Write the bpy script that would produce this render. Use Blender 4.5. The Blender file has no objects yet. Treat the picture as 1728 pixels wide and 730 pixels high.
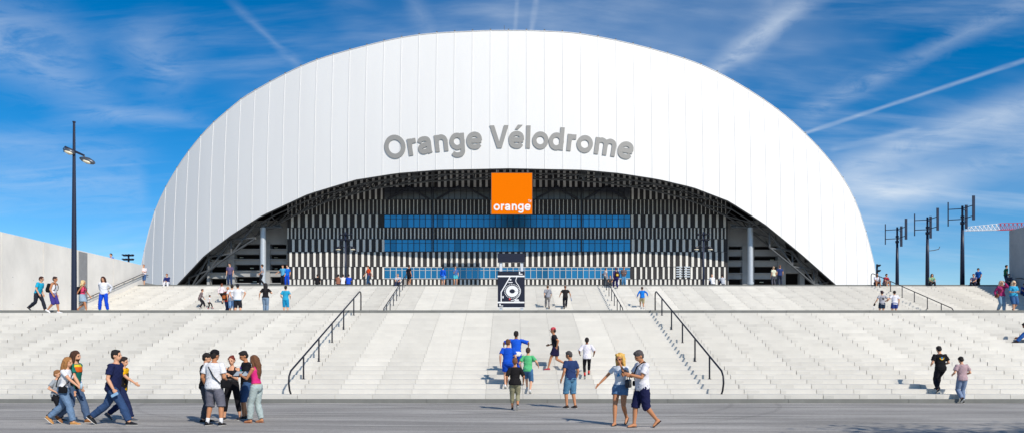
import bpy, math, random
from math import sin, cos, pi, sqrt, atan2, radians, floor
from mathutils import Vector, Matrix
random.seed(7)
scene = bpy.context.scene
COL = scene.collection

# ------------------------------------------------------------------ camera
CH = 1.72          # eye height
F = 1250.0         # focal length in photo pixels (1728 wide)
HZ = 594.0         # horizon row
cam = bpy.data.cameras.new("camera"); cam.sensor_width = 36; cam.lens = 36 * F / 1728
cam.shift_y = (HZ - 365) / 1728; cam.clip_start = .1; cam.clip_end = 5000
camo = bpy.data.objects.new("camera", cam); COL.objects.link(camo)
camo.location = (0, 0, CH); camo.rotation_euler = (pi / 2, 0, 0)
scene.camera = camo
def at(px, py, Y):
    return Vector(((px - 864) * Y / F, Y, CH + (HZ - py) * Y / F))

# ------------------------------------------------------------------ light
SUN_EL = radians(38.5)
SUN_H = Vector((0.56, -0.83)).normalized()     # horizontal direction towards the sun
sun = bpy.data.lights.new("sun", 'SUN'); sun.energy = 4.35; sun.angle = radians(.53); sun.color = (1, .925, .82)
suno = bpy.data.objects.new("sun", sun); COL.objects.link(suno)
d = Vector((SUN_H.x * cos(SUN_EL), SUN_H.y * cos(SUN_EL), sin(SUN_EL)))
suno.rotation_euler = d.to_track_quat('Z', 'Y').to_euler(); suno.location = (20, -30, 40)
scene.view_settings.view_transform = 'Standard'; scene.view_settings.look = 'None'
scene.view_settings.exposure = 0.0; scene.view_settings.gamma = 1
scene.view_settings.use_curve_mapping = False

W = bpy.data.worlds.new("World"); scene.world = W; W.use_nodes = True
nt = W.node_tree; N = nt.nodes; L = nt.links
for n in list(N): N.remove(n)
def nd(t, **k):
    n = N.new(t)
    for a, b in k.items(): setattr(n, a, b)
    return n
def mth(op, a, b=None, clamp=False):
    n = nd('ShaderNodeMath', operation=op); n.use_clamp = clamp
    for i, v in enumerate((a, b)):
        if v is None: continue
        if isinstance(v, (int, float)): n.inputs[i].default_value = v
        else: L.new(v, n.inputs[i])
    return n.outputs[0]
def mrange(v, a, b, c=0., e=1.):
    n = nd('ShaderNodeMapRange', interpolation_type='SMOOTHSTEP'); L.new(v, n.inputs[0])
    for i, q in enumerate((a, b, c, e)): n.inputs[i + 1].default_value = q
    return n.outputs[0]
sky = nd('ShaderNodeTexSky', sky_type='NISHITA', sun_disc=False, sun_elevation=SUN_EL,
         sun_rotation=atan2(SUN_H.x, SUN_H.y), altitude=600, air_density=.9, dust_density=.1, ozone_density=2.2)
tc = nd('ShaderNodeTexCoord')
nrm = nd('ShaderNodeVectorMath', operation='NORMALIZE'); L.new(tc.outputs['Generated'], nrm.inputs[0])
V = nrm.outputs[0]
sep = nd('ShaderNodeSeparateXYZ'); L.new(V, sep.inputs[0])
zz = mth('MAXIMUM', sep.outputs[2], 0.0)
den = mth('ADD', zz, .16)
comb = nd('ShaderNodeCombineXYZ'); L.new(mth('DIVIDE', sep.outputs[0], den), comb.inputs[0]); L.new(mth('DIVIDE', sep.outputs[1], den), comb.inputs[1])
def noise(scale, rot, sx, sy, detail=6, rough=.55, dist=0., loc=(0, 0, 0)):
    m = nd('ShaderNodeMapping'); m.inputs['Rotation'].default_value = (0, 0, rot); m.inputs['Scale'].default_value = (sx, sy, 1)
    m.inputs['Location'].default_value = loc
    L.new(comb.outputs[0], m.inputs[0])
    n = nd('ShaderNodeTexNoise'); n.inputs['Scale'].default_value = scale; n.inputs['Detail'].default_value = detail
    n.inputs['Roughness'].default_value = rough; n.inputs['Distortion'].default_value = dist
    L.new(m.outputs[0], n.inputs['Vector']); return n.outputs['Fac']
veil = mrange(noise(.62, .5, 1, 1.2, 5, .55, .4, (3.1, 1.7, 0)), .46, .78)
wisp = mrange(noise(1.5, -.35, .45, 1.8, 8, .62, .5), .45, .80)
wisp2 = mrange(noise(2.6, .3, .35, 2.2, 8, .62, .3, (5, 2, 0)), .48, .82)
cl = mth('ADD', mth('MULTIPLY', veil, .50), mth('MULTIPLY', mth('MULTIPLY', wisp, mth('ADD', mth('MULTIPLY', veil, .8), .35)), .55))
cl = mth('ADD', cl, mth('MULTIPLY', wisp2, .22))
def direction(px, py):
    return Vector(((px - 864) / F, 1, (HZ - py) / F)).normalized()
fine = noise(7, .2, .8, 1.2, 6, .65, .6)
def trail(a, b, width, strength, rag=.5, fade0=.1, fade1=.1):
    global cl
    A, B = direction(*a), direction(*b)
    n = A.cross(B).normalized(); t = (B - A).normalized(); s0, s1 = A.dot(t), B.dot(t)
    dn = nd('ShaderNodeVectorMath', operation='DOT_PRODUCT'); L.new(V, dn.inputs[0]); dn.inputs[1].default_value = n
    dt = nd('ShaderNodeVectorMath', operation='DOT_PRODUCT'); L.new(V, dt.inputs[0]); dt.inputs[1].default_value = t
    dist = mth('ABSOLUTE', dn.outputs['Value'])
    dist = mth('ADD', dist, mth('MULTIPLY', mth('SUBTRACT', fine, .5), rag * width / F * 2.2))
    core = mrange(dist, 0, width / F, 1., 0.)
    ln = s1 - s0
    m1 = mrange(dt.outputs['Value'], s0, s0 + ln * fade0 + 1e-4); m2 = mrange(dt.outputs['Value'], s1 - ln * fade1 - 1e-4, s1, 1., 0.)
    brk = mth('ADD', mth('MULTIPLY', mrange(fine, .3, .7), rag), 1 - rag)
    f = mth('MULTIPLY', mth('MULTIPLY', core, mth('MULTIPLY', m1, m2)), mth('MULTIPLY', brk, strength))
    cl = mth('ADD', cl, f)
trail((370, -15), (512, 118), 12, .16, 1.0, .3, .05)
trail((1195, 130), (1400, -30), 26, .42, .8, .02, .02)
trail((1240, 110), (1330, -30), 44, .2, .9)
trail((1355, 226), (1760, 92), 4.6, .36, .6, .01, .01)
trail((1335, 205), (1760, -10), 24, .28, 1.0, .1, .05)
trail((1380, 300), (1760, 165), 40, .34, .8, .2, .05)
trail((1440, 345), (1760, 250), 40, .26, .8, .2, .05)
trail((1395, 255), (1560, 215), 7, .2, .8)
trail((874, -20), (869, 56), 5, .18, .7, .01, .01)
trail((908, -20), (896, 56), 7, .2, .7, .01, .01)
trail((690, -20), (724, 62), 26, .16, .9)
trail((-60, 70), (250, 185), 60, .34, .9, .05, .5)
trail((-60, 20), (180, 90), 60, .30, .9, .05, .5)
trail((60, 185), (390, 205), 22, .30, .9, .4, .4)
trail((200, 20), (330, 180), 80, .26, .9, .4, .4)
trail((-60, 235), (300, 260), 34, .22, .9, .1, .4)
trail((560, -40), (640, 60), 50, .12, .8, .3, .4)
trail((-60, 300), (260, 315), 60, .24, .9)
cl = mth('MULTIPLY', cl, 1.0, True)
hs = nd('ShaderNodeHueSaturation'); hs.inputs['Saturation'].default_value = 1.5; hs.inputs['Value'].default_value = 1.0
L.new(sky.outputs[0], hs.inputs['Color'])
mx = nd('ShaderNodeMix', data_type='RGBA'); L.new(cl, mx.inputs[0]); L.new(hs.outputs[0], mx.inputs[6]); mx.inputs[7].default_value = (5.9, 6.6, 7.4, 1)
bg = nd('ShaderNodeBackground'); bg.inputs['Strength'].default_value = .124
L.new(mx.outputs[2], bg.inputs['Color'])
wo = nd('ShaderNodeOutputWorld'); L.new(bg.outputs[0], wo.inputs[0])

# ------------------------------------------------------------------ materials
MATS = {}
def srgb(*c):
    return tuple((x / 255 / 12.92 if x / 255 <= .04045 else ((x / 255 + .055) / 1.055) ** 2.4) for x in c)
def mat(name, col, rough=.7, metal=0., var=.12, nscale=3., bump=0., bscale=40., spec=.4, stretch=(1, 1, 1), attr=None, emit=0.):
    if name in MATS: return MATS[name]
    m = bpy.data.materials.new(name); m.use_nodes = True; nt = m.node_tree; n = nt.nodes; l = nt.links
    b = n['Principled BSDF']; b.inputs['Roughness'].default_value = rough; b.inputs['Metallic'].default_value = metal
    b.inputs['Specular IOR Level'].default_value = spec
    t = n.new('ShaderNodeTexCoord'); mp = n.new('ShaderNodeMapping'); mp.inputs['Scale'].default_value = stretch
    l.new(t.outputs['Object'], mp.inputs[0])
    no = n.new('ShaderNodeTexNoise'); no.inputs['Scale'].default_value = nscale; no.inputs['Detail'].default_value = 6
    no.inputs['Roughness'].default_value = .6
    l.new(mp.outputs[0], no.inputs['Vector'])
    mr = n.new('ShaderNodeMapRange'); mr.inputs[1].default_value = .25; mr.inputs[2].default_value = .75
    mr.inputs[3].default_value = 1 - var; mr.inputs[4].default_value = 1 + var; l.new(no.outputs['Fac'], mr.inputs[0])
    fac = mr.outputs[0]
    if attr:
        a = n.new('ShaderNodeAttribute'); a.attribute_name = attr
        mm = n.new('ShaderNodeMath'); mm.operation = 'MULTIPLY'; l.new(fac, mm.inputs[0]); l.new(a.outputs['Fac'], mm.inputs[1]); fac = mm.outputs[0]
    vm = n.new('ShaderNodeVectorMath'); vm.operation = 'SCALE'; vm.inputs[0].default_value = col[:3]; l.new(fac, vm.inputs['Scale'])
    l.new(vm.outputs[0], b.inputs['Base Color'])
    if bump:
        n2 = n.new('ShaderNodeTexNoise'); n2.inputs['Scale'].default_value = bscale; n2.inputs['Detail'].default_value = 4
        l.new(mp.outputs[0], n2.inputs['Vector'])
        bp = n.new('ShaderNodeBump'); bp.inputs['Strength'].default_value = bump; bp.inputs['Distance'].default_value = .02
        l.new(n2.outputs['Fac'], bp.inputs['Height']); l.new(bp.outputs[0], b.inputs['Normal'])
    MATS[name] = m; return m

# ------------------------------------------------------------------ mesh builder
class MB:
    def __init__(s): s.v = []; s.f = []; s.t = []; s.tint = 1.0
    def face(s, idx): s.f.append(idx); s.t.append(s.tint)
    def quad(s, a, b, c, d):
        i = len(s.v); s.v += [tuple(a), tuple(b), tuple(c), tuple(d)]; s.face((i, i + 1, i + 2, i + 3))
    def box(s, x0, x1, y0, y1, z0, z1, M=None):
        i = len(s.v); P = [(x0, y0, z0), (x1, y0, z0), (x1, y1, z0), (x0, y1, z0), (x0, y0, z1), (x1, y0, z1), (x1, y1, z1), (x0, y1, z1)]
        if M: P = [tuple(M @ Vector(p)) for p in P]
        s.v += P
        for q in ((0, 3, 2, 1), (4, 5, 6, 7), (0, 1, 5, 4), (1, 2, 6, 5), (2, 3, 7, 6), (3, 0, 4, 7)): s.face(tuple(i + k for k in q))
    def rings(s, rings, cap=True, closed=False):
        n = len(rings[0]); i0 = len(s.v)
        for r in rings: s.v += [tuple(p) for p in r]
        R = len(rings)
        for a in range(R - 1 if not closed else R):
            b = (a + 1) % R
            for k in range(n):
                k2 = (k + 1) % n
                s.face((i0 + a * n + k, i0 + a * n + k2, i0 + b * n + k2, i0 + b * n + k))
        if cap and not closed:
            for a, rev in ((0, True), (R - 1, False)):
                idx = [i0 + a * n + k for k in range(n)]
                s.face(tuple(reversed(idx)) if rev else tuple(idx))
    def tube(s, pts, rad, n=8, cap=True, flat=1.0, side=None):
        pts = [Vector(p) for p in pts]
        if isinstance(rad, (int, float)): rad = [rad] * len(pts)
        rings = []; up = None
        for i, p in enumerate(pts):
            t = (pts[min(i + 1, len(pts) - 1)] - pts[max(i - 1, 0)])
            if t.length < 1e-9: t = Vector((0, 0, 1))
            t.normalize()
            if up is None:
                up = side if side is not None else (Vector((0, 0, 1)) if abs(t.z) < .9 else Vector((0, 1, 0)))
            u = (up - t * up.dot(t))
            if u.length < 1e-6: u = t.orthogonal()
            u.normalize(); up = u; w = t.cross(u)
            rings.append([p + u * (rad[i] * cos(2 * pi * k / n)) + w * (rad[i] * flat * sin(2 * pi * k / n)) for k in range(n)])
        s.rings(rings, cap)
    def ball(s, c, r, M=None, nu=12, nv=8):
        rings = []
        for a in range(1, nv):
            th = pi * a / nv
            rings.append([(r[0] * sin(th) * cos(2 * pi * k / nu), r[1] * sin(th) * sin(2 * pi * k / nu), -r[2] * cos(th)) for k in range(nu)])
        c = Vector(c); M = M or Matrix.Identity(3)
        s.rings([[c + M @ Vector(p) for p in R] for R in rings])
    def mesh(s, name, mt, smooth=False):
        me = bpy.data.meshes.new(name); me.from_pydata(s.v, [], s.f); me.update()
        if mt: me.materials.append(mt)
        if len(set(s.t)) > 1:
            a = me.attributes.new('tint', 'FLOAT', 'FACE'); a.data.foreach_set('value', s.t)
        if smooth: me.shade_smooth()
        return me
    def build(s, name, mt, parent=None, smooth=False, label=None):
        o = bpy.data.objects.new(name, s.mesh(name, mt, smooth)); COL.objects.link(o)
        if parent: o.parent = parent
        if label: o['label'] = label
        return o
def thing(name, label, cat, loc=(0, 0, 0), rz=0, group=None):
    o = bpy.data.objects.new(name, None); COL.objects.link(o); o.empty_display_size = .3
    o.location = loc; o.rotation_euler = (0, 0, rz); return tag(o, label, cat, group)
def tag(o, label, cat, group=None):
    o['label'] = label; o['category'] = cat
    if group: o['group'] = group
    return o
def struct(o, label=None):
    o['kind'] = 'structure'
    if label: o['label'] = label; 
    return o
def dup(root, loc, rz=None, label=None):
    def cp(o, parent):
        c = o.copy(); COL.objects.link(c); c.parent = parent
        for ch in list(o.children): cp(ch, c)
        return c
    r = cp(root, None); r.location = loc
    if rz is not None: r.rotation_euler = (0, 0, rz)
    if label: r['label'] = label
    return r

# ------------------------------------------------------------------ stroke lettering
def cr(P, k=5):
    out = []
    for i in range(len(P) - 1):
        p0 = P[max(i - 1, 0)]; p1 = P[i]; p2 = P[i + 1]; p3 = P[min(i + 2, len(P) - 1)]
        for j in range(k):
            t = j / k
            out.append(tuple(.5 * (2 * b + (c - a) * t + (2 * a - 5 * b + 4 * c - e) * t * t + (3 * b - a - 3 * c + e) * t ** 3)
                       for a, b, c, e in zip(p0, p1, p2, p3)))
    out.append(P[-1]); return out
def ell(cx, cy, rx, ry, n=28):
    return ('c', [(cx + rx * cos(2 * pi * k / n), cy + ry * sin(2 * pi * k / n)) for k in range(n)])
def ln(*p): return ('l', list(p))
def sm(*p): return ('l', cr(list(p)))
_e = [sm((.49, .265), (.475, .37), (.41, .44), (.30, .468), (.18, .435), (.105, .36), (.085, .265), (.105, .16), (.18, .085), (.30, .06), (.40, .075), (.475, .145)), ln((.10, .26), (.54, .26))]
GLY = {
 'O': (.78, [ell(.39, .36, .30, .302)]),
 'o': (.60, [ell(.30, .265, .215, .205)]),
 'r': (.40, [ln((.14, 0), (.14, .53)), sm((.14, .26), (.165, .38), (.23, .445), (.37, .455))]),
 'a': (.57, [sm((.09, .36), (.14, .44), (.27, .468), (.39, .44), (.43, .36), (.43, .30)), ln((.43, .34), (.43, .08), (.45, 0)),
             sm((.43, .30), (.27, .27), (.13, .225), (.10, .15), (.15, .08), (.25, .06), (.37, .10), (.43, .2))]),
 'n': (.60, [ln((.14, 0), (.14, .53)), sm((.14, .30), (.18, .41), (.30, .465), (.42, .42), (.46, .33)), ln((.46, .36), (.46, 0))]),
 'm': (.89, [ln((.14, 0), (.14, .53)), sm((.14, .30), (.17, .41), (.29, .465), (.41, .42), (.445, .33)), ln((.445, .36), (.445, 0)),
             sm((.445, .30), (.475, .41), (.595, .465), (.715, .42), (.75, .33)), ln((.75, .36), (.75, 0))]),
 'g': (.60, [ell(.275, .275, .195, .195), ln((.46, .53), (.46, .0)), sm((.46, .02), (.455, -.06), (.40, -.13), (.28, -.155), (.16, -.135), (.10, -.07))]),
 'd': (.60, [ell(.275, .265, .195, .205), ln((.46, 0), (.46, .72))]),
 'l': (.28, [ln((.14, 0), (.14, .72))]),
 'e': (.57, _e), 'é': (.57, _e + [('p', [(.235, .595), (.335, .735), (.50, .735), (.345, .595)])]),
 'V': (.66, [('p', [(.0, .72), (.165, .72), (.338, .19), (.510, .72), (.67, .72), (.42, 0), (.252, 0)])]),
 'T': (.6, [ln((.3, 0), (.3, .65)), ln((.04, .65), (.56, .65))]),
 'M': (.8, [ln((.12, 0), (.12, .72)), ln((.68, 0), (.68, .72)), ln((.12, .66), (.4, .1)), ln((.68, .66), (.4, .1))]),
 '1': (.5, [ln((.3, 0), (.3, .72)), ln((.3, .62), (.12, .5))]),
 '8': (.58, [ell(.29, .52, .16, .14), ell(.29, .21, .19, .15)]),
 ' ': (.28, [])}
def glyph(mb, ch, f, w=.142):
    """f(u, v, h) -> Vector, h from 0 at the back to 1 at the letter's face"""
    for si, (kind, P) in enumerate(GLY[ch][1]):
        n = len(P); fr = []; h = 1 + .03 * si
        if kind == 'p': mb.rings([[f(p[0], p[1], 0) for p in P], [f(p[0], p[1], h) for p in P]]); continue
        for i, p in enumerate(P):
            if kind == 'c': a, b = P[i - 1], P[(i + 1) % n]
            else: a, b = P[max(i - 1, 0)], P[min(i + 1, n - 1)]
            tx, ty = b[0] - a[0], b[1] - a[1]; q = sqrt(tx * tx + ty * ty) or 1; nx, ny = -ty / q * w / 2, tx / q * w / 2
            fr.append([f(p[0] - nx, p[1] - ny, 0), f(p[0] + nx, p[1] + ny, 0), f(p[0] + nx, p[1] + ny, h), f(p[0] - nx, p[1] - ny, h)])
        mb.rings(fr, True, kind == 'c')
def text_width(s, track=1.0): return sum(GLY[c][0] * track for c in s)

# ------------------------------------------------------------------ palette
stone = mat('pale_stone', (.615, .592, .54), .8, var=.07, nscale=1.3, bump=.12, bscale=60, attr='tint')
kerbm = mat('granite_kerb', (.175, .178, .165), .8, var=.15, nscale=2, attr=None)
conc = mat('light_concrete', (.75, .715, .65), .85, var=.12, nscale=.7, bump=.15, bscale=20, stretch=(1, 1, .6))
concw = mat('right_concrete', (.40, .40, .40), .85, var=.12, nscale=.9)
concg = mat('grey_concrete', (.36, .36, .355), .85, var=.16, nscale=.5)
black = mat('black_paint', (.012, .013, .022), .45, var=.1)
navy = mat('dark_blue_metal', (.014, .02, .045), .4, var=.1)
steel = mat('grey_steel', (.10, .105, .11), .6, .0, var=.2, nscale=1)
galv = mat('galvanised_steel', (.50, .54, .58), .45, .3, var=.1)
white = mat('white_paint', (.8, .8, .8), .5, var=.03)
glassl = mat('lamp_glass', (.75, .68, .5), .2, var=.05)
redp = mat('red_paint', (.6, .03, .03), .5)
bark = mat('bark', (.09, .065, .045), .9, nscale=8)
leafm = mat('leaf_green', (.05, .085, .025), .7, nscale=2, var=.3)

# ------------------------------------------------------------------ ground
def asphalt():
    m = mat('asphalt', (.37, .35, .32), .85, var=.0)
    nt = m.node_tree; n = nt.nodes; l = nt.links; b = n['Principled BSDF']
    tc = n.new('ShaderNodeTexCoord')
    def no(scale, st, lo, hi, a, c, detail=6, dist=0., rot=0):
        mp = n.new('ShaderNodeMapping'); mp.inputs['Scale'].default_value = st; mp.inputs['Rotation'].default_value = (0, 0, rot); l.new(tc.outputs['Object'], mp.inputs[0])
        t = n.new('ShaderNodeTexNoise'); t.inputs['Scale'].default_value = scale; t.inputs['Detail'].default_value = detail; t.inputs['Distortion'].default_value = dist
        l.new(mp.outputs[0], t.inputs['Vector'])
        r = n.new('ShaderNodeMapRange'); l.new(t.outputs['Fac'], r.inputs[0])
        for i, q in enumerate((lo, hi, a, c)): r.inputs[i + 1].default_value = q
        return r.outputs[0], t.outputs['Fac']
    def mul(a, b_):
        q = n.new('ShaderNodeMath'); q.operation = 'MULTIPLY'; l.new(a, q.inputs[0]); l.new(b_, q.inputs[1]); return q.outputs[0]
    big, _ = no(.22, (1, 1.5, 1), .3, .7, .86, 1.14)
    streak, _ = no(1.0, (.14, 1.7, 1), .42, .62, .74, 1.08, 8, .3, .03)
    streak2, _ = no(2.2, (.12, 2.2, 1), .35, .7, 1.1, .84, 8, .2, -.05)
    spk, sf = no(45, (1, 1, 1), .3, .7, .68, 1.32, 3)
    spk2, _ = no(9, (1, 1, 1), .35, .65, .92, 1.08, 4)
    f = mul(mul(mul(big, streak), mul(spk, streak2)), spk2)
    # tyre marks: thin arcs
    for cx, cy, R, w in ((-2.5, 27.5, 10.2, .10), (-2.5, 27.5, 11.7, .10), (-24, 6.5, 18.3, .09), (14, 40, 22.4, .12), (14, 40, 24.0, .12), (-9, 36, 17.2, .1)):
        mp = n.new('ShaderNodeVectorMath'); mp.operation = 'DISTANCE'; l.new(tc.outputs['Object'], mp.inputs[0]); mp.inputs[1].default_value = (cx, cy, 0)
        s = n.new('ShaderNodeMath'); s.operation = 'SUBTRACT'; l.new(mp.outputs['Value'], s.inputs[0]); s.inputs[1].default_value = R
        a = n.new('ShaderNodeMath'); a.operation = 'ABSOLUTE'; l.new(s.outputs[0], a.inputs[0])
        r = n.new('ShaderNodeMapRange'); l.new(a.outputs[0], r.inputs[0])
        for i, q in enumerate((w * .4, w * 1.1, .86, 1.)): r.inputs[i + 1].default_value = q
        f = mul(f, r.outputs[0])
    v = n.new('ShaderNodeVectorMath'); v.operation = 'SCALE'; v.inputs[0].default_value = (.37, .35, .32); l.new(f, v.inputs['Scale'])
    l.new(v.outputs[0], b.inputs['Base Color'])
    bp = n.new('ShaderNodeBump'); bp.inputs['Strength'].default_value = .5; bp.inputs['Distance'].default_value = .01; l.new(sf, bp.inputs['Height']); l.new(bp.outputs[0], b.inputs['Normal'])
    return m
g = MB(); g.quad((-900, -400, 0), (900, -400, 0), (900, 1500, 0), (-900, 1500, 0))
struct(g.build('ground', asphalt()))

Y1, Y2, Y2b, Y3 = 25.3, 36.8, 50.8, 61.82
Z1, Z2, Z3 = .13, 3.80, 7.32
NL, NU = 24, 23
XL, XR = -31.0, 41.6
R1 = (Y2 - Y1) / NL; H1 = (Z2 - Z1) / NL; R2 = (Y3 - Y2b) / NU; H2 = (Z3 - Z2) / NU
def lower_z(Y):
    return Z1 + (Y - Y1) / R1 * H1
def flight(name, x0, x1, y0, z0, n, run, rise, seed, slab, stag):
    rnd = random.Random(seed); mb = MB()
    ncol = int((x1 - x0) / slab) + 2
    coltint = [1 + rnd.uniform(-.075, .075) + (.02 if k % 4 == 1 else 0) for k in range(ncol)]
    colout = [rnd.uniform(0, .016) for k in range(ncol)]
    coloff = [rnd.uniform(-.2, .2) for k in range(ncol)]
    for s in range(n):
        ya = y0 + s * run; zb = z0 + s * rise; z = zb + rise
        # outer columns are laid with a staggered joint, the middle ones run straight
        xs = []
        for k in range(ncol + 1):
            x = x0 + (k - .5) * slab
            c = abs(x + .2)
            if c > 7.4: x += coloff[min(k, ncol - 1)] * .3 + stag * (((s * 7 + k * 3) % 5) - 2) * .012
            xs.append(min(max(x, x0), x1))
        for k in range(ncol):
            a, b = xs[k], xs[k + 1]
            if b - a < .02: continue
            mb.tint = coltint[k] * (1 + rnd.uniform(-.022, .022)) * (.95 if rnd.random() < .05 else 1)
            out = rnd.uniform(0, .004) + (rnd.random() < .10) * .006
            if abs((a + b) / 2) > 7.5: out = out * 1.6 + colout[k] * rnd.uniform(.7, 1.1)
            up = rnd.uniform(0, .003)
            g_ = .004 if abs((a + b) / 2) < 7.5 else .0065
            mb.box(a + g_, b - g_, ya - out, ya + run + .05, zb - .02, z + up)
            if abs((a + b) / 2) > 7.5 and rnd.random() < .75:      # slab end tinted darker for the soft shadow beside its joint
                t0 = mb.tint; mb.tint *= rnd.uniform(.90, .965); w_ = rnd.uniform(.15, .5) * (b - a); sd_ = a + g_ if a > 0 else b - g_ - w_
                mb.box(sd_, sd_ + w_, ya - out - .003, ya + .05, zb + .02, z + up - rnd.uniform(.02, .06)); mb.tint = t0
    # the solid under the slabs
    mb.tint = .45
    for s in range(n):
        mb.box(x0, x1, y0 + s * run + .03, y0 + n * run + .4, z0 + (s - 1 if s else -.8) * rise if s else 0 + z0 - .1, z0 + (s + 1) * rise - .012)
    mb.tint = 1
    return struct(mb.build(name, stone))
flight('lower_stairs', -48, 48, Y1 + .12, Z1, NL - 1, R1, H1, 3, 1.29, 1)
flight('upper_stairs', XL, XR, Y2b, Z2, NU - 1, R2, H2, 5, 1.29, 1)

def kerb(name, x0, x1, y0, y1, z0, z1, seed, step=4.1):
    mb = MB(); rnd = random.Random(seed); x = x0
    while x < x1:
        b = min(x + step, x1); o = rnd.uniform(0, .006)
        mb.box(x + .006, b - .006, y0 - o, y1, z0, z1 + rnd.uniform(0, .002)); x = b
    mb.box(x0, x1, y0 + .02, y1, z0, z1 - .01)
    return struct(mb.build(name, kerbm))
kerb('bottom_kerb', -48, 48, Y1 - .1, Y1 + .5, -.2, Z1, 1)
kerb('landing_kerb', -48, 48, Y1 + .12 + (NL - 1) * R1, Y2 + .55, Z2 - .19, Z2 + .006, 2)
kerb('top_kerb', XL, XR, Y2b + (NU - 1) * R2, Y3 + .45, Z3 - .13, Z3 + .006, 3)
mb = MB(); mb.tint = 1.0
for i in range(74):
    for j in range(9):
        mb.tint = random.uniform(.95, 1.05)
        mb.box(-48 + i * 1.3, -48 + (i + 1) * 1.3 - .006, Y2 + .55 + j * 1.5, min(Y2 + .55 + (j + 1) * 1.5 - .006, Y2b + .1), Z2 - .3, Z2)
mb.tint = .5; mb.box(-48, 48, Y2 + .5, Y2b + .1, 0, Z2 - .01)
struct(mb.build('landing', stone))
mb = MB(); mb.box(-300, 300, Y3 + .4, 420, 0, Z3); mb.box(XR + .5, 300, Y2b, Y3 + .41, 0, Z3 - .002); mb.box(-300, XL - .5, Y2 + .9, Y3 + .41, 0, Z3 + .4); mb.box(XL - 60, XL - .5, Y3 + .42, Y3 + 8, 0, Z3 + .4)
struct(mb.build('plaza', mat('plaza_stone', (.30, .295, .28), .85, var=.12, nscale=.5)))

# retaining walls
def retaining(name, label, x0, x1, y0, y1, z1, mt, joints, face):
    t = thing(name, label, 'wall', ((x0 + x1) / 2, y0, Z2))
    off = t.location
    m = MB(); ys = [y0] + joints + [y1]
    for a, b in zip(ys, ys[1:]):
        m.box(x0 - off.x, x1 - off.x, a - off.y + .02, b - off.y - .02, -.0, z1 - Z2)
    m.box(x0 - off.x + .05, x1 - off.x - .05, .03, y1 - y0 - .03, 0, z1 - Z2 - .05)
    m.build('wall_panels', mt, t)
    h = MB(); fx = (x1 if face > 0 else x0) - off.x
    for a, b in zip(ys, ys[1:]):
        k = max(1, int((b - a) / 1.7))
        for i in range(k):
            for z in (.9, 2.6):
                yy = a - off.y + (i + .5) * (b - a) / k
                h.tube([(fx - .01 * face, yy, z), (fx + .004 * face, yy, z)], .025, 8)
    h.build('tie_hole', mat('tie_hole_grey', (.22, .22, .21), .9), t)
    return t
wl = retaining('retaining_wall', 'long pale concrete wall beside the upper stairs, behind the tall lamp post', XL - .45, XL, Y2 + .56, Y3 + .6, 9.03, conc, [41.0, 45.0, 49.0, 53.0, 57.6], 1)
m = MB(); m.box(XL + .003 - wl.location.x, XL + .05 - wl.location.x, 52.97 - wl.location.y, 54.0 - wl.location.y, .0, 8.95 - Z2)
m.build('joint_strip', mat('strip_grey', (.25, .25, .25), .8), wl)
m = MB(); m.box(-30, -.0, 0, .4, 0, 9.03 - Z2)
m.box(-30, -8, -.02, .0, 0, 3.7)
m.build('return_wall', conc, wl, ).location = (XL - .45 - wl.location.x, .02, 0)
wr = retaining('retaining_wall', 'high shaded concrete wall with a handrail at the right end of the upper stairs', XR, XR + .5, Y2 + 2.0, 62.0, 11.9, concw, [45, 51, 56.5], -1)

# ------------------------------------------------------------------ handrails
def rail_thing(label, X, base_y, base_z, pts, posts, curl=True, r=.033, mt=black):
    t = thing('handrail', label, 'handrail', (X, base_y, base_z), 0, 'handrails on the stairs')
    m = MB(); m.tube([(0, p[0] - base_y, p[1] - base_z) for p in pts], r, 8); m.build('rail', mt, t, True)
    for (y, z0, z1) in posts:
        m = MB(); m.tube([(0, y - base_y, z0 - base_z), (0, y - base_y, z1 - base_z)], r * .95, 8)
        m.box(-.05, .05, y - base_y - .05, y - base_y + .05, z0 - base_z, z0 - base_z + .025)
        m.build('post', mt, t)
    return t
def stair_rail(label, X, y0, z0, n, run, rise, hgt=.92, bottom_curl=True, top_post=True, ytrim0=0, nposts=5):
    y1 = y0 + n * run; sl = rise / run
    zt = lambda y: z0 + (y - y0) * sl
    pts = []
    if bottom_curl:
        pts += [(y0 + .28, z0 + .0), (y0 - .02, z0 + .30), (y0 - .12, z0 + .55), (y0 - .08, z0 + .78), (y0 + .12, zt(y0 + .12) + hgt)]
    else:
        pts += [(y0 + ytrim0, zt(y0) + .0), (y0 + ytrim0, zt(y0) + hgt - .05), (y0 + ytrim0 + .08, zt(y0) + hgt + .01)]
    pts += [(y1 - .1, zt(y1 - .1) + hgt), (y1 + .14, z0 + n * rise + hgt + .045), (y1 + .30, z0 + n * rise + hgt + .045), (y1 + .42, z0 + n * rise + hgt), (y1 + .46, z0 + n * rise + hgt - .12), (y1 + .46, z0 + n * rise)]
    posts = []
    for i in range(nposts):
        y = y0 + (y1 - y0) * (i + .78) / (nposts + .35)
        s = floor((y - y0) / run) + 1
        posts.append((y, z0 + s * rise, zt(y) + hgt))
    return rail_thing(label, X, y0, z0, pts, posts)
stair_rail('black handrail on the lower stairs behind the group standing with a map', -7.62, Y1 + .1, Z1, NL, R1, H1)
stair_rail('black handrail on the lower stairs just right of the couple in white shirts', 7.22, Y1 + .1, Z1, NL, R1, H1)
stair_rail('black handrail on the upper stairs left of the tall information panel', -8.75, Y2b - .3, Z2, NU, R2, H2, nposts=7)
stair_rail('black handrail on the upper stairs under the family at the top edge', 7.55, Y2b - .3, Z2, NU, R2, H2, nposts=7)
stair_rail('black handrail on the upper stairs beside the boy in the number 18 shirt', 30.05, Y2b - .3, Z2, NU, R2, H2, nposts=6)
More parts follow.
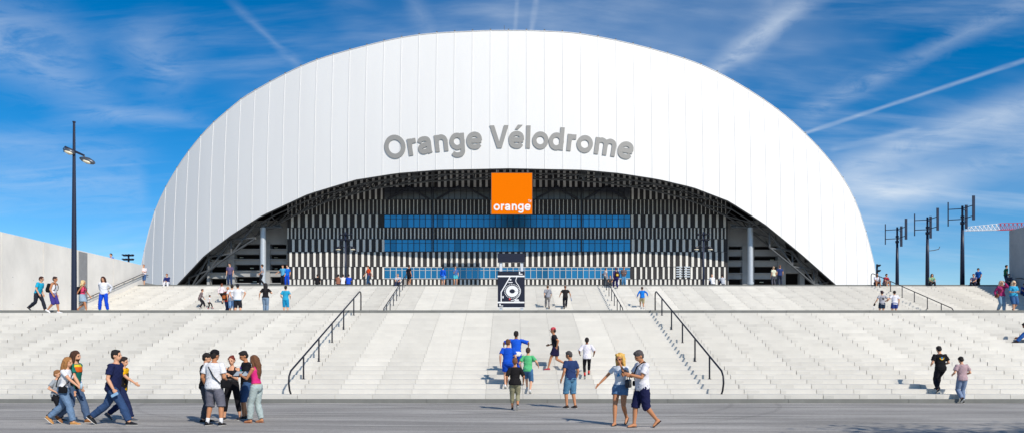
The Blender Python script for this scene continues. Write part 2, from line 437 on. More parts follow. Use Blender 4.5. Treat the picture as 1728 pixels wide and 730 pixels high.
# wall rail on the left
t = thing('handrail', 'sloping handrail fixed along the pale concrete wall at the left', 'handrail', (XL + .14, Y2b, Z2), 0, 'handrails on the stairs')
sl2 = H2 / R2
P = [(0, 2.0, .92 + 2 * sl2), (0, Y3 - Y2b, Z3 - Z2 + .95), (0, Y3 - Y2b + 1.0, Z3 - Z2 + .95)]
m = MB(); m.tube(P, .03, 8); m.build('rail', black, t, True)
m = MB(); m.tube([(0, p[1], p[2] - .16) for p in P], .02, 8); m.build('lower_rail', steel, t, True)
for i in range(7):
    y = 2.4 + i * 1.45; z = .92 + max(0, y) * sl2 if y < Y3 - Y2b else Z3 - Z2 + .95
    m = MB(); m.tube([(-.13, y, z - .1), (0, y, z - .1), (0, y, z)], .014, 6); m.build('bracket', steel, t)
t = thing('handrail', 'short handrail on the high shaded wall at the right edge', 'handrail', (XR - .12, Y2b, Z2), 0, 'handrails on the stairs')
P = [(0, 2, .92 + 2 * sl2), (0, 9.6, .92 + 9.6 * sl2), (0, 10.2, .95 + 9.6 * sl2)]
m = MB(); m.tube(P, .03, 8); m.build('rail', black, t, True)
for i in range(4):
    y = 2.5 + i * 2.2; m = MB(); m.tube([(.12, y, .82 + y * sl2), (0, y, .82 + y * sl2), (0, y, .92 + y * sl2)], .014, 6); m.build('bracket', steel, t)

# ------------------------------------------------------------------ stadium
stad = thing('stadium', 'huge white arched stadium roof over a black and white striped facade with blue window bands', 'stadium', (0, 125, Z3))
SO = stad.location
def interp(T, x):
    if x <= T[0][0]: return T[0][1]
    for (a, b), (c, e) in zip(T, T[1:]):
        if x <= c: return b + (e - b) * (x - a) / (c - a)
    return T[-1][1]
def smooth_tab(T):
    return [tuple(p) for p in cr(T, 6)]
LO = [(228, 556), (262, 519), (300, 478), (345, 430), (390, 396), (440, 364), (520, 327), (600, 303), (670, 292), (740, 286.5), (860, 284), (985, 286.5), (1045, 292), (1110, 302), (1170, 316), (1230, 339), (1290, 377), (1350, 426), (1410, 479), (1447, 516), (1486, 556)]
UPP = smooth_tab([(231, 553), (236, 478), (240, 440), (262, 355), (300, 282), (345, 223), (385, 186), (425, 156), (515, 109), (600, 82), (700, 60), (800, 53), (860, 52), (920, 53), (990, 59), (1100, 83), (1200, 117), (1300, 176), (1370, 237), (1420, 297), (1450, 356), (1474, 440), (1479, 478), (1483, 553)])
def YR(X): return 125 + .0033 * X * X + 2e-7 * X ** 4
def lean(h): return .003 * h * h
def zlow(X):
    Y = YR(X); return max(Z3, CH + (HZ - interp(LO, 864 + F * X / Y)) * Y / F)
def surfY(X, Z): return YR(X) + lean(max(0, Z - zlow(X)))
def zhigh(X):
    zl = zlow(X); lo, hi = 0., 60.
    for _ in range(40):
        h = (lo + hi) / 2; Y = YR(X) + lean(h); py = HZ - (zl + h - CH) * F / Y
        if py > interp(UPP, 864 + F * X / Y): lo = h
        else: hi = h
    return zl + lo
xs = []; x = -.6 - 3.08 * 24
while x < 78: xs.append(x); x += 1.54
def px_low(X): return 864 + F * X / YR(X)
xs = [x for x in xs if 233 < px_low(x) < 1482]
# end columns
def solve_x(px):
    X = (px - 864) * 140 / F
    for _ in range(30): X = (px - 864) * YR(X) / F
    return X
xs = sorted([solve_x(p) for p in (232, 234, 236, 238.5, 242, 248, 255, 1465, 1470, 1474, 1477, 1479.5, 1481.5, 1483)] + xs)
NR = 14
mb = MB(); cols = []
for x in xs:
    zl, zh = zlow(x), zhigh(x); zh = max(zh, zl + .3)
    cols.append([Vector((x, surfY(x, zl + (zh - zl) * k / NR), zl + (zh - zl) * k / NR)) - SO for k in range(NR + 1)])
n = NR + 1
for c in cols: mb.v += [tuple(p) for p in c]
for i in range(len(cols) - 1):
    for k in range(NR): mb.face((i * n + k, (i + 1) * n + k, (i + 1) * n + k + 1, i * n + k + 1))
roofm = mat('white_roof_panels', (.765, .76, .745), .6, var=.025, nscale=.25, stretch=(1, .2, .15))
shell = mb.build('roof_shell', roofm, stad, True)
# seams: raised ribs on every second column, finer lines between
seam = MB()
def nrm_at(X, Z):
    e = .05; gx = (surfY(X + e, Z) - surfY(X - e, Z)) / (2 * e); gz = (surfY(X, Z + e) - surfY(X, Z - e)) / (2 * e)
    # keep the panel's own slope, not the jump of its lower edge
    gx = .0066 * X + 8e-7 * X ** 3
    return Vector((gx, -1, gz)).normalized()
for i, x in enumerate(xs[1:-1]):
    if abs((x + .6) / 3.08 - round((x + .6) / 3.08)) > .01: continue
    c = cols[i + 1]; rr = []
    for p in c:
        w = p + SO; nv = nrm_at(x, w.z); s = Vector((1, .0066 * x, 0)).normalized() * .045
        rr.append([p - s, p + s, p + s + nv * .06, p - s + nv * .06])
    seam.rings(rr)
seam.build('panel_seam', mat('seam_white', (.72, .72, .71), .5, var=.02), stad)
# roof behind the front shell
mb = MB(); prof = [(0, 0, 1), (3, .7, 1), (8, 1.4, 1), (16, 1.5, .995), (30, .2, .985), (52, -3, .96), (80, -8, .93)]
for c in cols:
    p = c[-1]
    for dy, dz, s in prof: mb.v.append(((p.x) * s, p.y + dy, max(0., p.z + dz * (p.z / 54))))
n = len(prof)
for i in range(len(cols) - 1):
    for k in range(n - 1): mb.face((i * n + k, (i + 1) * n + k, (i + 1) * n + k + 1, i * n + k + 1))
mb.build('roof_cover', roofm, stad, True)
m = MB(); m.tube([tuple(c[-1] + Vector((0, -.02, .02))) for c in cols], .08, 6); m.build('edge_trim', mat('trim_grey', (.7, .7, .7), .5), stad, True)
m = MB()
for i in range(2, len(cols) - 2):
    p = cols[i][-1]
    if abs((xs[i] + .6) / 3.08 - round((xs[i] + .6) / 3.08)) > .01: continue
    m = MB(); m.box(p.x - .12, p.x + .12, p.y, p.y + .25, p.z - .05, p.z + .32); m.build('roof_anchor', steel, stad)
m = MB()
p = at(851, 47, 140) - SO
m.tube([(p.x, p.y, p.z - 1.5), (p.x, p.y, p.z + .4)], .05, 6)
m.build('lightning_rod', steel, stad)
# soffit and inner wall
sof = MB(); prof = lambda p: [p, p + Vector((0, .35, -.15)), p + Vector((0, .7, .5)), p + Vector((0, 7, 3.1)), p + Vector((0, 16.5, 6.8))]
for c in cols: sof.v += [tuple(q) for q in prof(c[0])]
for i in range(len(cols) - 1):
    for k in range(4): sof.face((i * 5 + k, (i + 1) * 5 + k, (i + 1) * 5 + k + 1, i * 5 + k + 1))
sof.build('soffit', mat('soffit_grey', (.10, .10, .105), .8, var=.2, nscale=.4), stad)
inn = MB()
for c in cols:
    q = c[0] + Vector((0, 16.5, 6.8)); inn.v += [tuple(q), (q.x, q.y, 0)]
for i in range(len(cols) - 1): inn.face((2 * i, 2 * i + 2, 2 * i + 3, 2 * i + 1))
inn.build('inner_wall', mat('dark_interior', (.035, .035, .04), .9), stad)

# lettering wrapped onto the shell
def on_surface(px, py, out):
    Y = 126.
    for _ in range(8):
        p = at(px, py, Y); Y = surfY(p.x, p.z)
    p = at(px, py, Y)
    return p + nrm_at(p.x, p.z) * out - SO
def arc_text(s, cx, base, R, em, xs_, stroke):
    m = MB(); tw = text_width(s) * em * xs_; u0 = -tw / 2
    for ch in s:
        def f(u, v, h, u0=u0):
            th = (u0 + u * em * xs_) / R; r = R + v * em
            return on_surface(cx + r * sin(th), base + R - r * cos(th), .01 + .15 * h)
        glyph(m, ch, f, stroke); u0 += GLY[ch][0] * em * xs_
    return m
arc_text('Orange Vélodrome', 859, 250, 1080, 53, .875, .150).build('lettering', mat('letter_grey', (.30, .295, .28), .6, var=.03), stad)

# facade -----------------------------------------------------
YF = 139.0
def fx(px): return (px - 864) * YF / F
def fz(py): return CH + (HZ - py) * YF / F
FX0, FX1 = fx(485), fx(1228)
m = MB(); m.box(FX0, FX1, YF - SO.y, YF + 6 - SO.y, 0, fz(268) - SO.z)
m.build('facade_wall', mat('charcoal_cladding', (.052, .050, .052), .8, var=.15, nscale=.6, spec=.08), stad)
rows = [  # top, bottom, period, width, in the middle band, phase
 (270, 316.6, 1.12, .46, True, .2), (316.6, 337, 1.12, .34, False, .7), (337, 362, .76, .13, True, .1),
 (362, 384, 1.33, .44, False, .5), (384, 403, .72, .22, None, .0), (403, 424.5, 1.2, .46, False, .8),
 (424.5, 449.6, 1.13, .42, None, .35), (449.6, 470.5, 1.05, .34, False, .0), (470.5, 500, .80, .36, None, .4), (500, 525, 1.13, .42, None, .1), (525, 551.9, .9, .4, None, .6)]
WX0, WX1 = fx(649), fx(1063)
slat = MB(); rnd = random.Random(4)
for (a, b, per, w, mid, ph) in rows:
    x = FX0 + ph * per
    while x < FX1 - w:
        inside = x > WX0 - w and x < WX1
        if not (mid is False and inside):
            ww = w * rnd.uniform(.9, 1.1); xo = rnd.uniform(-.05, .05)
            slat.tint = rnd.uniform(.9, 1.05)
            slat.box(max(FX0, x + xo), x + xo + ww, YF - .12 - SO.y, YF + .003 - SO.y, fz(b) + .03 - SO.z, fz(a) - .03 - SO.z)
        x += per if not (mid is None and inside and per > 1.1) else per * .97
slat.build('pale_slats', mat('pale_cladding', (.78, .76, .70), .8, spec=.1, var=.06, nscale=.8, attr='tint'), stad)
m = MB()
for (a, *_r) in rows: m.box(FX0 - .02, FX1 + .02, YF - .135 - SO.y, YF - SO.y + .001, fz(a) - .05 - SO.z, fz(a) + .05 - SO.z)
m.build('row_ledge', mat('ledge_dark', (.05, .05, .055), .5), stad)
# window bands
def glassmat(name, col, rough, metal):
    return mat(name, col, rough, metal, var=.05, nscale=.3, spec=.6, attr='tint')
gl_blue = glassmat('blue_glass', (.035, .25, .46), .28, .78)
gl_dark = glassmat('dark_glass', (.16, .175, .20), .3, .7)
mull_d = mat('dark_mullion', (.03, .035, .05), .5)
mull_p = mat('pale_mullion', (.60, .60, .57), .6)
for (a, b, gm, mm, tr) in ((316.6, 337, gl_dark, mull_d, .3), (362, 384, gl_blue, mull_d, .3), (403, 424.5, gl_blue, mull_d, .3), (450.2, 470, gl_blue, mull_p, .25)):
    za, zb = fz(a) - .08 - SO.z, fz(b) + .08 - SO.z; np_ = 42; pw = (WX1 - WX0) / np_
    gb = MB(); fr = MB()
    for i in range(np_):
        x0 = WX0 + i * pw; gb.tint = rnd.uniform(.88, 1.08) if rnd.random() > .1 else rnd.uniform(.6, .8)
        k = rnd.uniform(-.012, .012)
        y = YF - .02 - SO.y
        i0 = len(gb.v); gb.v += [(x0, y - .02 - k, zb), (x0 + pw, y - .02 + k, zb), (x0 + pw, y - .02 + k, za), (x0, y - .02 - k, za)]; gb.face((i0, i0 + 1, i0 + 2, i0 + 3))
        if i: fr.box(x0 - .045, x0 + .045, y - .20, y, zb, za)
    hb = za - (za - zb) * tr
    fr.box(WX0, WX1, y - .10, y, hb - .03, hb + .03)
    fr.box(WX0 - .06, WX1 + .06, y - .17, y, za - .02, za + .09); fr.box(WX0 - .06, WX1 + .06, y - .17, y, zb - .09, zb + .02)
    win = gb.build('window', gm, stad); fr.build('mullion', mm, win)
m = MB()
for px in (731, 981):
    m = MB(); m.box(fx(px) - .11, fx(px) + .11, YF - .5 - SO.y, YF - .21 - SO.y, fz(424) - SO.z, fz(288) - SO.z); m.build('facade_post', mull_d, stad)
for px, q in ((649, 1), (731, -1), (731, 1), (829, -1), (898, 1), (981, -1), (981, 1), (1063, -1)):
    a = Vector((fx(px + 6 * q), YF - .6, fz(336))) - SO; b = Vector((fx(px + 44 * q), YF - .6, fz(315))) - SO
    m = MB(); m.tube([a, b], .16, 6); m.build('facade_brace', mull_d, stad)
m = MB()
for i in range(2):
    m = MB()
    for j in range(5): m.box(fx(1141 + i * 13), fx(1151 + i * 13), YF - .2 - SO.y, YF - .1 - SO.y, fz(467 - j * 4) - SO.z, fz(465 - j * 4) - SO.z)
    m.build('louvre', galv, stad)
# concrete frames either side
YC = 142.0
def cx_(px): return (px - 864) * YC / F
def cz_(py): return CH + (HZ - py) * YC / F
def frame(name, opens_x, x0, x1, ops, ytop):
    m = MB()
    def bx(a, b, t, u, dy=0): m.box(cx_(a), cx_(b), YC - SO.y + dy, YC + 1.2 - SO.y, max(0, cz_(u) - SO.z), cz_(t) - SO.z)
    bx(x0, x1, ytop, ops[0][0])
    for (a, b), nx in zip(ops, ops[1:] + [(552, 552)]): bx(x0, x1, b, nx[0], .02)
    ox = sorted(opens_x); cur = x0
    for (a, b) in ox:
        if a > cur: bx(cur, a, ops[0][0] - 1, 552, -.25)
        cur = b
    if cur < x1: bx(cur, x1, ops[0][0] - 1, 552, -.25)
    for (a, b), nx in zip(ops, ops[1:]):      # thin ledge on each floor edge
        m.box(cx_(x0), cx_(x1), YC - .35 - SO.y, YC - .02 - SO.y, cz_(b) - .15 - SO.z, cz_(b) - SO.z)
    return m.build(name, concg, stad)
OPL = [(411.5, 419.5), (428.4, 436.5), (445.5, 456), (466, 477), (490, 500), (512, 523)]
frame('concrete_frame', [(396.5, 439), (456, 484)], 384, 486, OPL, 372)
frame('concrete_frame', [(354, 383)], 350, 385, [(429, 438), (449, 459.5), (469, 480), (492, 502)], 402)
frame('concrete_frame', [(1229, 1252), (1272, 1312)], 1227, 1325, [(415, 421), (431.5, 439), (449, 460), (470, 480), (492, 502), (514, 524)], 372)
m = MB()
def bx(a, b, t, u, dy=0): m.box(cx_(a), cx_(b), YC - SO.y + dy, YC + 1.2 - SO.y, max(0, cz_(u) - SO.z), cz_(t) - SO.z)
bx(1325, 1380, 442, 460); bx(1350, 1358, 420, 552, .1); bx(1374, 1381, 460, 552, .1)
m.build('concrete_beam', concg, stad)
m = MB()
for p in ((402, 415), (461, 415), (402, 432), (461, 432), (420, 450), (461, 451), (402, 470), (425, 473), (1308, 418), (1308, 436), (1290, 474)):
    q = Vector((cx_(p[0]), YC + 1.6, cz_(p[1]))) - SO; m = MB(); m.box(q.x - .35, q.x + .35, q.y, q.y + .15, q.z - .07, q.z + .07); m.build('ceiling_lamp', mat('tube_lamp', (.9, .9, .75), .4), stad)
m = MB(); q = MB()
for px in (444, 1266):
    Y = 136.5; p = Vector(((px - 864) * Y / F, Y, 0)) - SO; zt = CH + (HZ - 384) * Y / F - SO.z
    c = MB(); c.tube([(p.x, p.y, 0), (p.x, p.y, zt)], .52, 20); c.tube([(p.x, p.y, 7.0), (p.x, p.y, 7.35)], .62, 20); c.build('support_column', galv, stad, False)
    s = MB()
    for k in range(9):
        a = 2 * pi * k / 9 + .3; s.tube([(p.x, p.y, zt - .2), (p.x + cos(a) * rnd.uniform(2, 4.2), p.y + abs(sin(a)) * 3, zt + rnd.uniform(.3, 1.0))], .16, 6)
    s.tube([(p.x, p.y, zt - .2), (p.x, p.y, zt + .8)], .45, 12)
    for k in range(5): s.ball((p.x + rnd.uniform(-3, 3), p.y + rnd.uniform(-1, 1), zt + rnd.uniform(.2, .9)), (.3, .3, .3), None, 8, 6)
    s.tube([(p.x - 3.5, p.y, zt + .1), (p.x + 3.5, p.y, zt + .1)], .18, 6)
    s.build('column_head', steel, stad)
# space truss under the rim
m = MB(); A = []; B = []; C_ = []
ids = [i for i in range(2, len(cols) - 2) if i % 3 == 0]
for i in ids:
    p = cols[i][0]; A.append(p + Vector((0, 2.6, -.15))); B.append(p + Vector((0, 6.0, -.25 - .012 * abs(p.x)))); C_.append(p + Vector((0, 9.5, 1.5)))
m.tube(A, .13, 6); m.tube(B, .17, 6); m.tube(C_, .12, 6)
for k in range(len(A) - 1):
    m.tube([A[k], B[k]], .10, 5); m.tube([B[k], A[k + 1]], .10, 5); m.tube([B[k], C_[k + 1]], .11, 5); m.tube([C_[k], B[k]], .11, 5)
    m.tube([A[k], A[k] + Vector((0, .3, .9))], .1, 5)
for px0, px1 in ((300, 345), (345, 392), (392, 440), (1290, 1335), (1335, 1380), (1380, 1412)):   # heavy diagonals near the feet
    x0, x1 = (px0 - 864) * 138 / F, (px1 - 864) * 138 / F
    for dz0, dz1 in ((0, -2.6), (-2.8, .1)):
        m.tube([Vector((x0, YR(x0) + 2, zlow(x0) + dz0)) - SO, Vector((x1, YR(x1) + 2, zlow(x1) + dz1)) - SO], .18, 6)
    m.tube([Vector((x0, YR(x0) + 2, zlow(x0) - 2.7)) - SO, Vector((x1, YR(x1) + 2, zlow(x1) - 2.7)) - SO], .2, 6)
    m.tube([Vector((x0, YR(x0) + 2, zlow(x0) + .2)) - SO, Vector((x0, YR(x0) + 2, zlow(x0) - 2.7)) - SO], .16, 6)
m.build('rim_truss', steel, stad)
m = MB()
for px in (680, 700, 830, 898, 985, 1010, 1230 - 205):
    p = at(px, 292, 128) - SO; m = MB(); m.box(p.x - .5, p.x + .5, p.y, p.y + 1.2, p.z - .5, p.z + .6); m.tube([(p.x, p.y, p.z - 1.2), (p.x, p.y, p.z + 1.5)], .12, 6); m.build('rigging_box', steel, stad)

# orange sign hung on the rim
ORG = mat('orange_panel', (.84, .175, .0), .9, var=.01, spec=.05)
a = at(829.5, 361, 124.6); b = at(898, 292, 124.6)
sg = thing('hanging_sign', 'big square orange sign with white lettering hung from the middle of the roof rim', 'sign', ((a.x + b.x) / 2, a.y, a.z))
w = b.x - a.x; hgt = b.z - a.z
m = MB(); m.box(-w / 2, w / 2, 0, .35, 0, hgt); m.build('panel', ORG, sg)
m = MB()
for x in (-w / 2 - .06, w / 2):
    m.box(x, x + .06, -.02, .37, -.06, hgt + .06)
m.box(-w / 2, w / 2, -.02, .37, -.06, -.001); m.box(-w / 2, w / 2, -.02, .37, hgt + .001, hgt + .06); m.build('frame', mat('sign_edge', (.10, .08, .05), .6), sg)
m = MB(); em = w * .92 / text_width('orange') / .93; u = -w * .455
for ch in 'orange':
    glyph(m, ch, lambda p, q, h, u=u: Vector((u + p * em * .93, -.001 - .05 * h, .62 + q * em)), .135); u += GLY[ch][0] * em * .93
e2 = .62; u = w * .40
for ch in 'TM':
    glyph(m, ch, lambda p, q, h, u=u: Vector((u + p * e2 * .62, -.001 - .05 * h, 1.95 + q * e2)), .09); u += .62 * e2 * .62
m.build('lettering', white, sg)
for x in (-2.6, 2.6):
    m = MB(); m.tube([(x, .2, hgt), (x, .8, hgt + .9)], .08, 6); m.tube([(x, .2, hgt - 1), (x, 2.2, hgt + 1.0)], .08, 6); m.build('hanger', steel, sg)

# ------------------------------------------------------------------ floodlight masts
def lampbox(m, p, s=.28, tilt=0):
    m.box(p[0] - s, p[0] + s, p[1] - .18, p[1] + .18, p[2] - s * .6, p[2] + s * .6)
def flood(px, Y, ptop, wpx, rowsy, label, curved=None, rz=0):
    top = at(px, ptop, Y); t = thing('floodlight_mast', label, 'floodlight', (top.x, top.y, Z3), rz, 'floodlight masts on the plaza')
    H = top.z - Z3; w = wpx * Y / F
    m = MB(); m.tube([(0, 0, 0), (0, 0, H)], [.17, .10], 10); m.build('pole', navy, t, True)
    for yy in rowsy:
        z = at(px, yy, Y).z - Z3
        m = MB(); m.tube([(-w / 2, 0, z), (w / 2, 0, z)], .06, 6); m.build('crossbar', navy, t)
        for k in range(4):
            x = -w / 2 + w * (k + .1) / 3.2
            m = MB(); lampbox(m, (x, -.15, z + .1), w * .085); m.tube([(x, 0, z), (x, -.15, z)], .04, 5); m.build('floodlight', black, t)
    if curved:
        z = at(px, curved, Y).z - Z3
        for s in (-1, 1):
            m = MB(); m.tube([(0, 0, z), (s * w * .3, 0, z + .45), (s * w * .6, 0, z + .1)], .05, 6)
            rr = [(s * w * .45, 0, z + .25), (s * w * .6, 0, z + .05), (s * w * .85, 0, z - .25)]
            m.tube(rr, [.12, .26, .10], 8, flat=.6); m.build('street_lamp_head', black, t)
            m = MB(); m.ball((s * w * .62, -.02, z - .12), (.34, .18, .09)); m.build('lens', glassl, t)
flood(583, 96, 391, 20, (396, 405), 'floodlight mast standing before the striped facade, left of the windows', 419)
flood(1187, 96, 391, 19, (396, 405), 'floodlight mast standing before the striped facade, right of the windows', 419)
flood(217, 92, 428, 17, (431, 438), 'small floodlight mast against the sky above the end of the long pale wall')
flood(1480, 84, 445, 17, (449, 458), 'small floodlight mast at the right foot of the white roof', None, radians(70))

# tall lamp post
b = at(125, 521, 37.6); b.z = Z2
t = thing('lamp_post', 'tall dark lamp post with two lamp heads in front of the pale concrete wall', 'street lamp', b)
s = b.y / F; H = (CH + (HZ - 207) * s) - Z2
m = MB(); m.tube([(0, 0, 0), (0, 0, 3), (0, 0, H)], [.135, .12, .055], 14)
m.tube([(0, 0, H), (0, 0, H + .06)], .075, 12); m.tube([(0, 0, 0), (0, 0, .04)], .2, 12); m.build('pole', navy, t, False)
def L_(px, py, dy=0): return Vector(((px - 125) * s, dy, CH + (HZ - py) * s - Z2))
m = MB(); m.tube([L_(112, 249, -.12), L_(125, 255, -.1), L_(144, 263.5, -.1)], [.05, .06, .05], 8); m.tube([L_(144, 264, -.1), L_(145, 268, -.1)], .03, 6)
m.tube([L_(112, 249, -.12), L_(109, 252, -.12), L_(110.5, 258, -.12)], .02, 6); m.build('arm', navy, t)
for (A, B) in (((111, 254), (129, 260)), ((138, 268), (163, 277))):
    a, c = L_(*A, -.15), L_(*B, -.15); u = (c - a)
    m = MB(); m.tube([a, a + u * .2, a + u * .55, a + u * .9, c], [.05, .13, .17, .10, .03], 12, flat=1.2, side=Vector((0, 0, 1)))
    hd = m.build('lamp_head', mat('lamp_grey', (.10, .11, .13), .35, .4), t, True)
    m = MB(); q = a + u * .52 + Vector((0, -.09, -.075)); R = Matrix.Rotation(-atan2(u.z, u.x), 3, 'Y'); m.ball(q, (.22, .13, .085), R); m.build('lens', glassl, hd, True)

# information totem on the landing
Yt = 38.4; st = Yt / F
b = at(862.5, 522, Yt); b.z = Z2
t = thing('information_panel', 'tall black map panel with a white oval plan in the middle of the landing', 'information sign', b)
def P_(px, py): return ((px - 862.5) * st, CH + (HZ - py) * st - Z2)
def pbox(m, a, b_, y0, y1):
    (x0, z1), (x1, z0) = P_(*a), P_(*b_); m.box(x0, x1, y0, y1, z0, z1)
for x in (843, 878.5):
    m = MB(); pbox(m, (x, 428), (x + 4.5, 525), .03, .12); m.build('post', mat('white_steel', (.66, .70, .74), .4, .2), t)
pn = mat('navy_panel', (.012, .013, .028), .35, var=.05)
m = MB(); pbox(m, (840, 427), (885.5, 442), -.03, .16); m.build('header_panel', pn, t)
m = MB(); pbox(m, (840, 457), (885.5, 517.5), -.03, .16); mp_ = m.build('map_panel', pn, t)
wart = MB()
def C(x, y): return P_(780 + x / 6.083, 440 + y / 6.083)
def stroke(pts, w, lay, mbx=None):
    mbx = mbx or wart; w = w / 6.083 * st; q = [C(*p) for p in pts]; y = -.032 - .003 * lay; rings = []
    for i, p in enumerate(q):
        a, c = q[max(i - 1, 0)], q[min(i + 1, len(q) - 1)]; tx, tz = c[0] - a[0], c[1] - a[1]; k = sqrt(tx * tx + tz * tz); nx, nz = -tz / k * w / 2, tx / k * w / 2
        rings.append([(p[0] - nx, -.03, p[1] - nz), (p[0] + nx, -.03, p[1] + nz), (p[0] + nx, y, p[1] + nz), (p[0] - nx, y, p[1] - nz)])
    mbx.rings(rings)
stroke([(363, 155), (639, 155)], 15, 1); stroke([(363, 422), (639, 422)], 15, 1); stroke([(363, 476), (639, 476)], 7, 1)
stroke([(492, 160), (400, 318), (400, 418)], 11, 2)
stroke(cr([(562, 160), (550, 205), (578, 250), (598, 300), (585, 350), (545, 390), (500, 405)]), 7, 3)
oval = [(513 + 46 * cos(a * pi / 15), 308 + 40 * sin(a * pi / 15)) for a in range(31)]; stroke(oval, 36, 4)
for k in range(26):
    a = k * 2 * pi / 26; x, y = 513 + 76 * cos(a), 308 + 70 * sin(a); stroke([(x - 5 * sin(a), y + 5 * cos(a)), (x + 5 * sin(a), y - 5 * cos(a))], 7, 2)
for (x, y, w, h) in ((495, 190, 18, 14), (495, 218, 44, 9), (419, 368, 12, 24), (560, 398, 42, 14), (588, 122, 12, 30), (606, 133, 26, 9), (388, 448, 12, 26), (408, 458, 24, 8), (560, 411, 60, 5)):
    stroke([(x - w / 2, y), (x + w / 2, y)], h, 2)
wart.build('map_drawing', white, mp_)
rd = MB(); stroke([(480, 388), (496, 388)], 18, 3, rd); rd.build('location_mark', redp, mp_)

# ------------------------------------------------------------------ wind turbines
def turbine_proto(loc, label):
    K = 1.10
    t = thing('wind_turbine', label, 'wind turbine', loc, 0, 'vertical axis wind turbines on dark poles')
    m = MB(); m.tube([(0, 0, 0), (0, 0, 3), (0, 0, 5.6)], [.17, .14, .10], 14); m.tube([(0, 0, 0), (0, 0, .05)], .3, 12); m.v = [(x * K, y * K, (z * K - (.55 if z > 4 else 0))) for x, y, z in m.v]; m.build('pole', navy, t, True)
    m = MB(); m.tube([(0, 0, 5.6), (0, 0, 7.0)], .085, 10); m.tube([(0, 0, 5.55), (0, 0, 5.75)], .16, 10); m.tube([(0, 0, 6.05), (0, 0, 6.2)], .14, 10); m.v = [(x * K, y * K, z * K - (.55 if z > 4 else 0)) for x, y, z in m.v]; m.build('rotor_shaft', navy, t, True)
    for k, (bx_, by) in enumerate(((-.92, .35), (.80, .8), (.42, -.75))):
        for z in (5.95, 6.78): m = MB(); m.tube([(0, 0, z), (bx_, by, z + (0, -.04, .14)[k])], .035, 6); m.v = [(x * K, y * K, z * K - (.55 if z > 4 else 0)) for x, y, z in m.v]; m.build('arm', navy, t)
        m = MB(); ang = atan2(by, bx_); c_, s_ = cos(ang), sin(ang); wd = .135 if k else .05
        ax = Vector((1, .15, 0)).normalized() if k else Vector((.3, 1, 0)).normalized()
        ay = Vector((-ax.y, ax.x, 0)); rr = []
        for z in (5.45, 7.35):
            rr.append([Vector((bx_, by, z + (0, -.12, .30)[k])) + ax * (wd if k else .05) * cos(q * pi / 5) + ay * .045 * sin(q * pi / 5) for q in range(10)])
        m.rings(rr); m.v = [(x * K, y * K, z * K - (.55 if z > 4 else 0)) for x, y, z in m.v]; m.build('blade', navy, t, False)
    return t
tb = [(1514, 75.5), (1565, 70.0), (1624, 64.6)]
labs = ['wind turbine pole closest to the white roof, the shortest looking of three', 'middle wind turbine pole of three, with a small lamp arm', 'wind turbine pole beside the red and white crane, the tallest looking of three']
t0 = None
for (px, Y), lb in zip(tb, labs):
    loc = Vector(((px - 864) * Y / F, Y, Z3))
    if t0 is None: t0 = turbine_proto(loc, lb)
    else:
        q = dup(t0, loc, None, lb); q['group'] = t0['group']
        if Y == 70.0: q2 = q; q2.rotation_euler = (0, 0, .06)
m = MB(); m.tube([(.1, 0, 4.0), (.6, 0, 4.05), (1.05, -.1, 4.15), (1.15, -.1, 4.4)], .035, 6); m.build('lamp_arm', steel, q2)

# crane far away
Yk = 260.; a = at(1628, 389, Yk); t = thing('tower_crane', 'red and white lattice crane jib against the sky at the right', 'crane', (at(1812, 380, Yk).x, Yk, Z3))
zj = a.z - Z3; Lj = t.location.x - a.x; wm, rm = MB(), MB(); nn = 26
for i in range(nn):
    x0, x1 = -Lj + Lj * i / nn, -Lj + Lj * (i + 1) / nn; z = zj + .9 * (i / nn); z1 = zj + .9 * ((i + 1) / nn); m = wm if i < 8 else rm
    hh = 1.2 + 1.1 * min(1, i / 9); h2 = 1.2 + 1.1 * min(1, (i + 1) / 9)
    for dy in (-.7, .7): m.tube([(x0, dy, z), (x1, dy, z1)], .09, 4)
    m.tube([(x0, 0, z + hh), (x1, 0, z1 + h2)], .09, 4)
    for dy in (-.7, .7): m.tube([(x0, dy, z), ((x0 + x1) / 2, 0, z + (hh + h2) / 2)], .055, 4); m.tube([((x0 + x1) / 2, 0, z + (hh + h2) / 2), (x1, dy, z1)], .09, 4)
wm.build('jib_tip', white, t); rm.build('jib', redp, t)
m = MB()
for dx in (-1, 1):
    for dy in (-1, 1): m.tube([(dx, dy, 0), (dx, dy, zj + 6)], .15, 4)
for k in range(int((zj + 6) / 2)):
    m.tube([(-1, -1, k * 2), (1, -1, k * 2 + 2)], .09, 4); m.tube([(1, 1, k * 2), (-1, 1, k * 2 + 2)], .09, 4)
m.build('mast', redp, t)

# unseen tree added out of frame to shade the lower right of the asphalt
t = thing('added_shade_tree', 'unseen leafy tree added out of frame to shade the asphalt at the lower right', 'tree', (14.6, 8.3, 0))
m = MB(); m.tube([(0, 0, 0), (.1, 0, 2), (.0, .1, 4)], [.22, .17, .12], 10)
rnd = random.Random(11); cl_ = []
for k in range(9):
    a = k * 2.4; e = Vector((cos(a) * 2.6, sin(a) * 2.2, 4.6 + (k % 3) * .9)); m.tube([(0, .1, 3.2 + .1 * k), e * .6 + Vector((0, 0, 1.8)), e], [.09, .06, .03], 6); cl_.append(e)
m.build('added_shade_trunk', bark, t, True)
m = MB()
for k in range(5200):
    c = rnd.choice(cl_) + Vector((rnd.gauss(0, .75), rnd.gauss(0, .75), rnd.gauss(0, .5))); u = Vector((rnd.gauss(0, 1), rnd.gauss(0, 1), rnd.gauss(0, .6))).normalized(); v = u.orthogonal().normalized(); s_ = rnd.uniform(.07, .13)
    m.quad(c - u * s_, c + v * s_ * .6, c + u * s_, c - v * s_ * .6)
m.build('added_shade_crown', leafm, t)

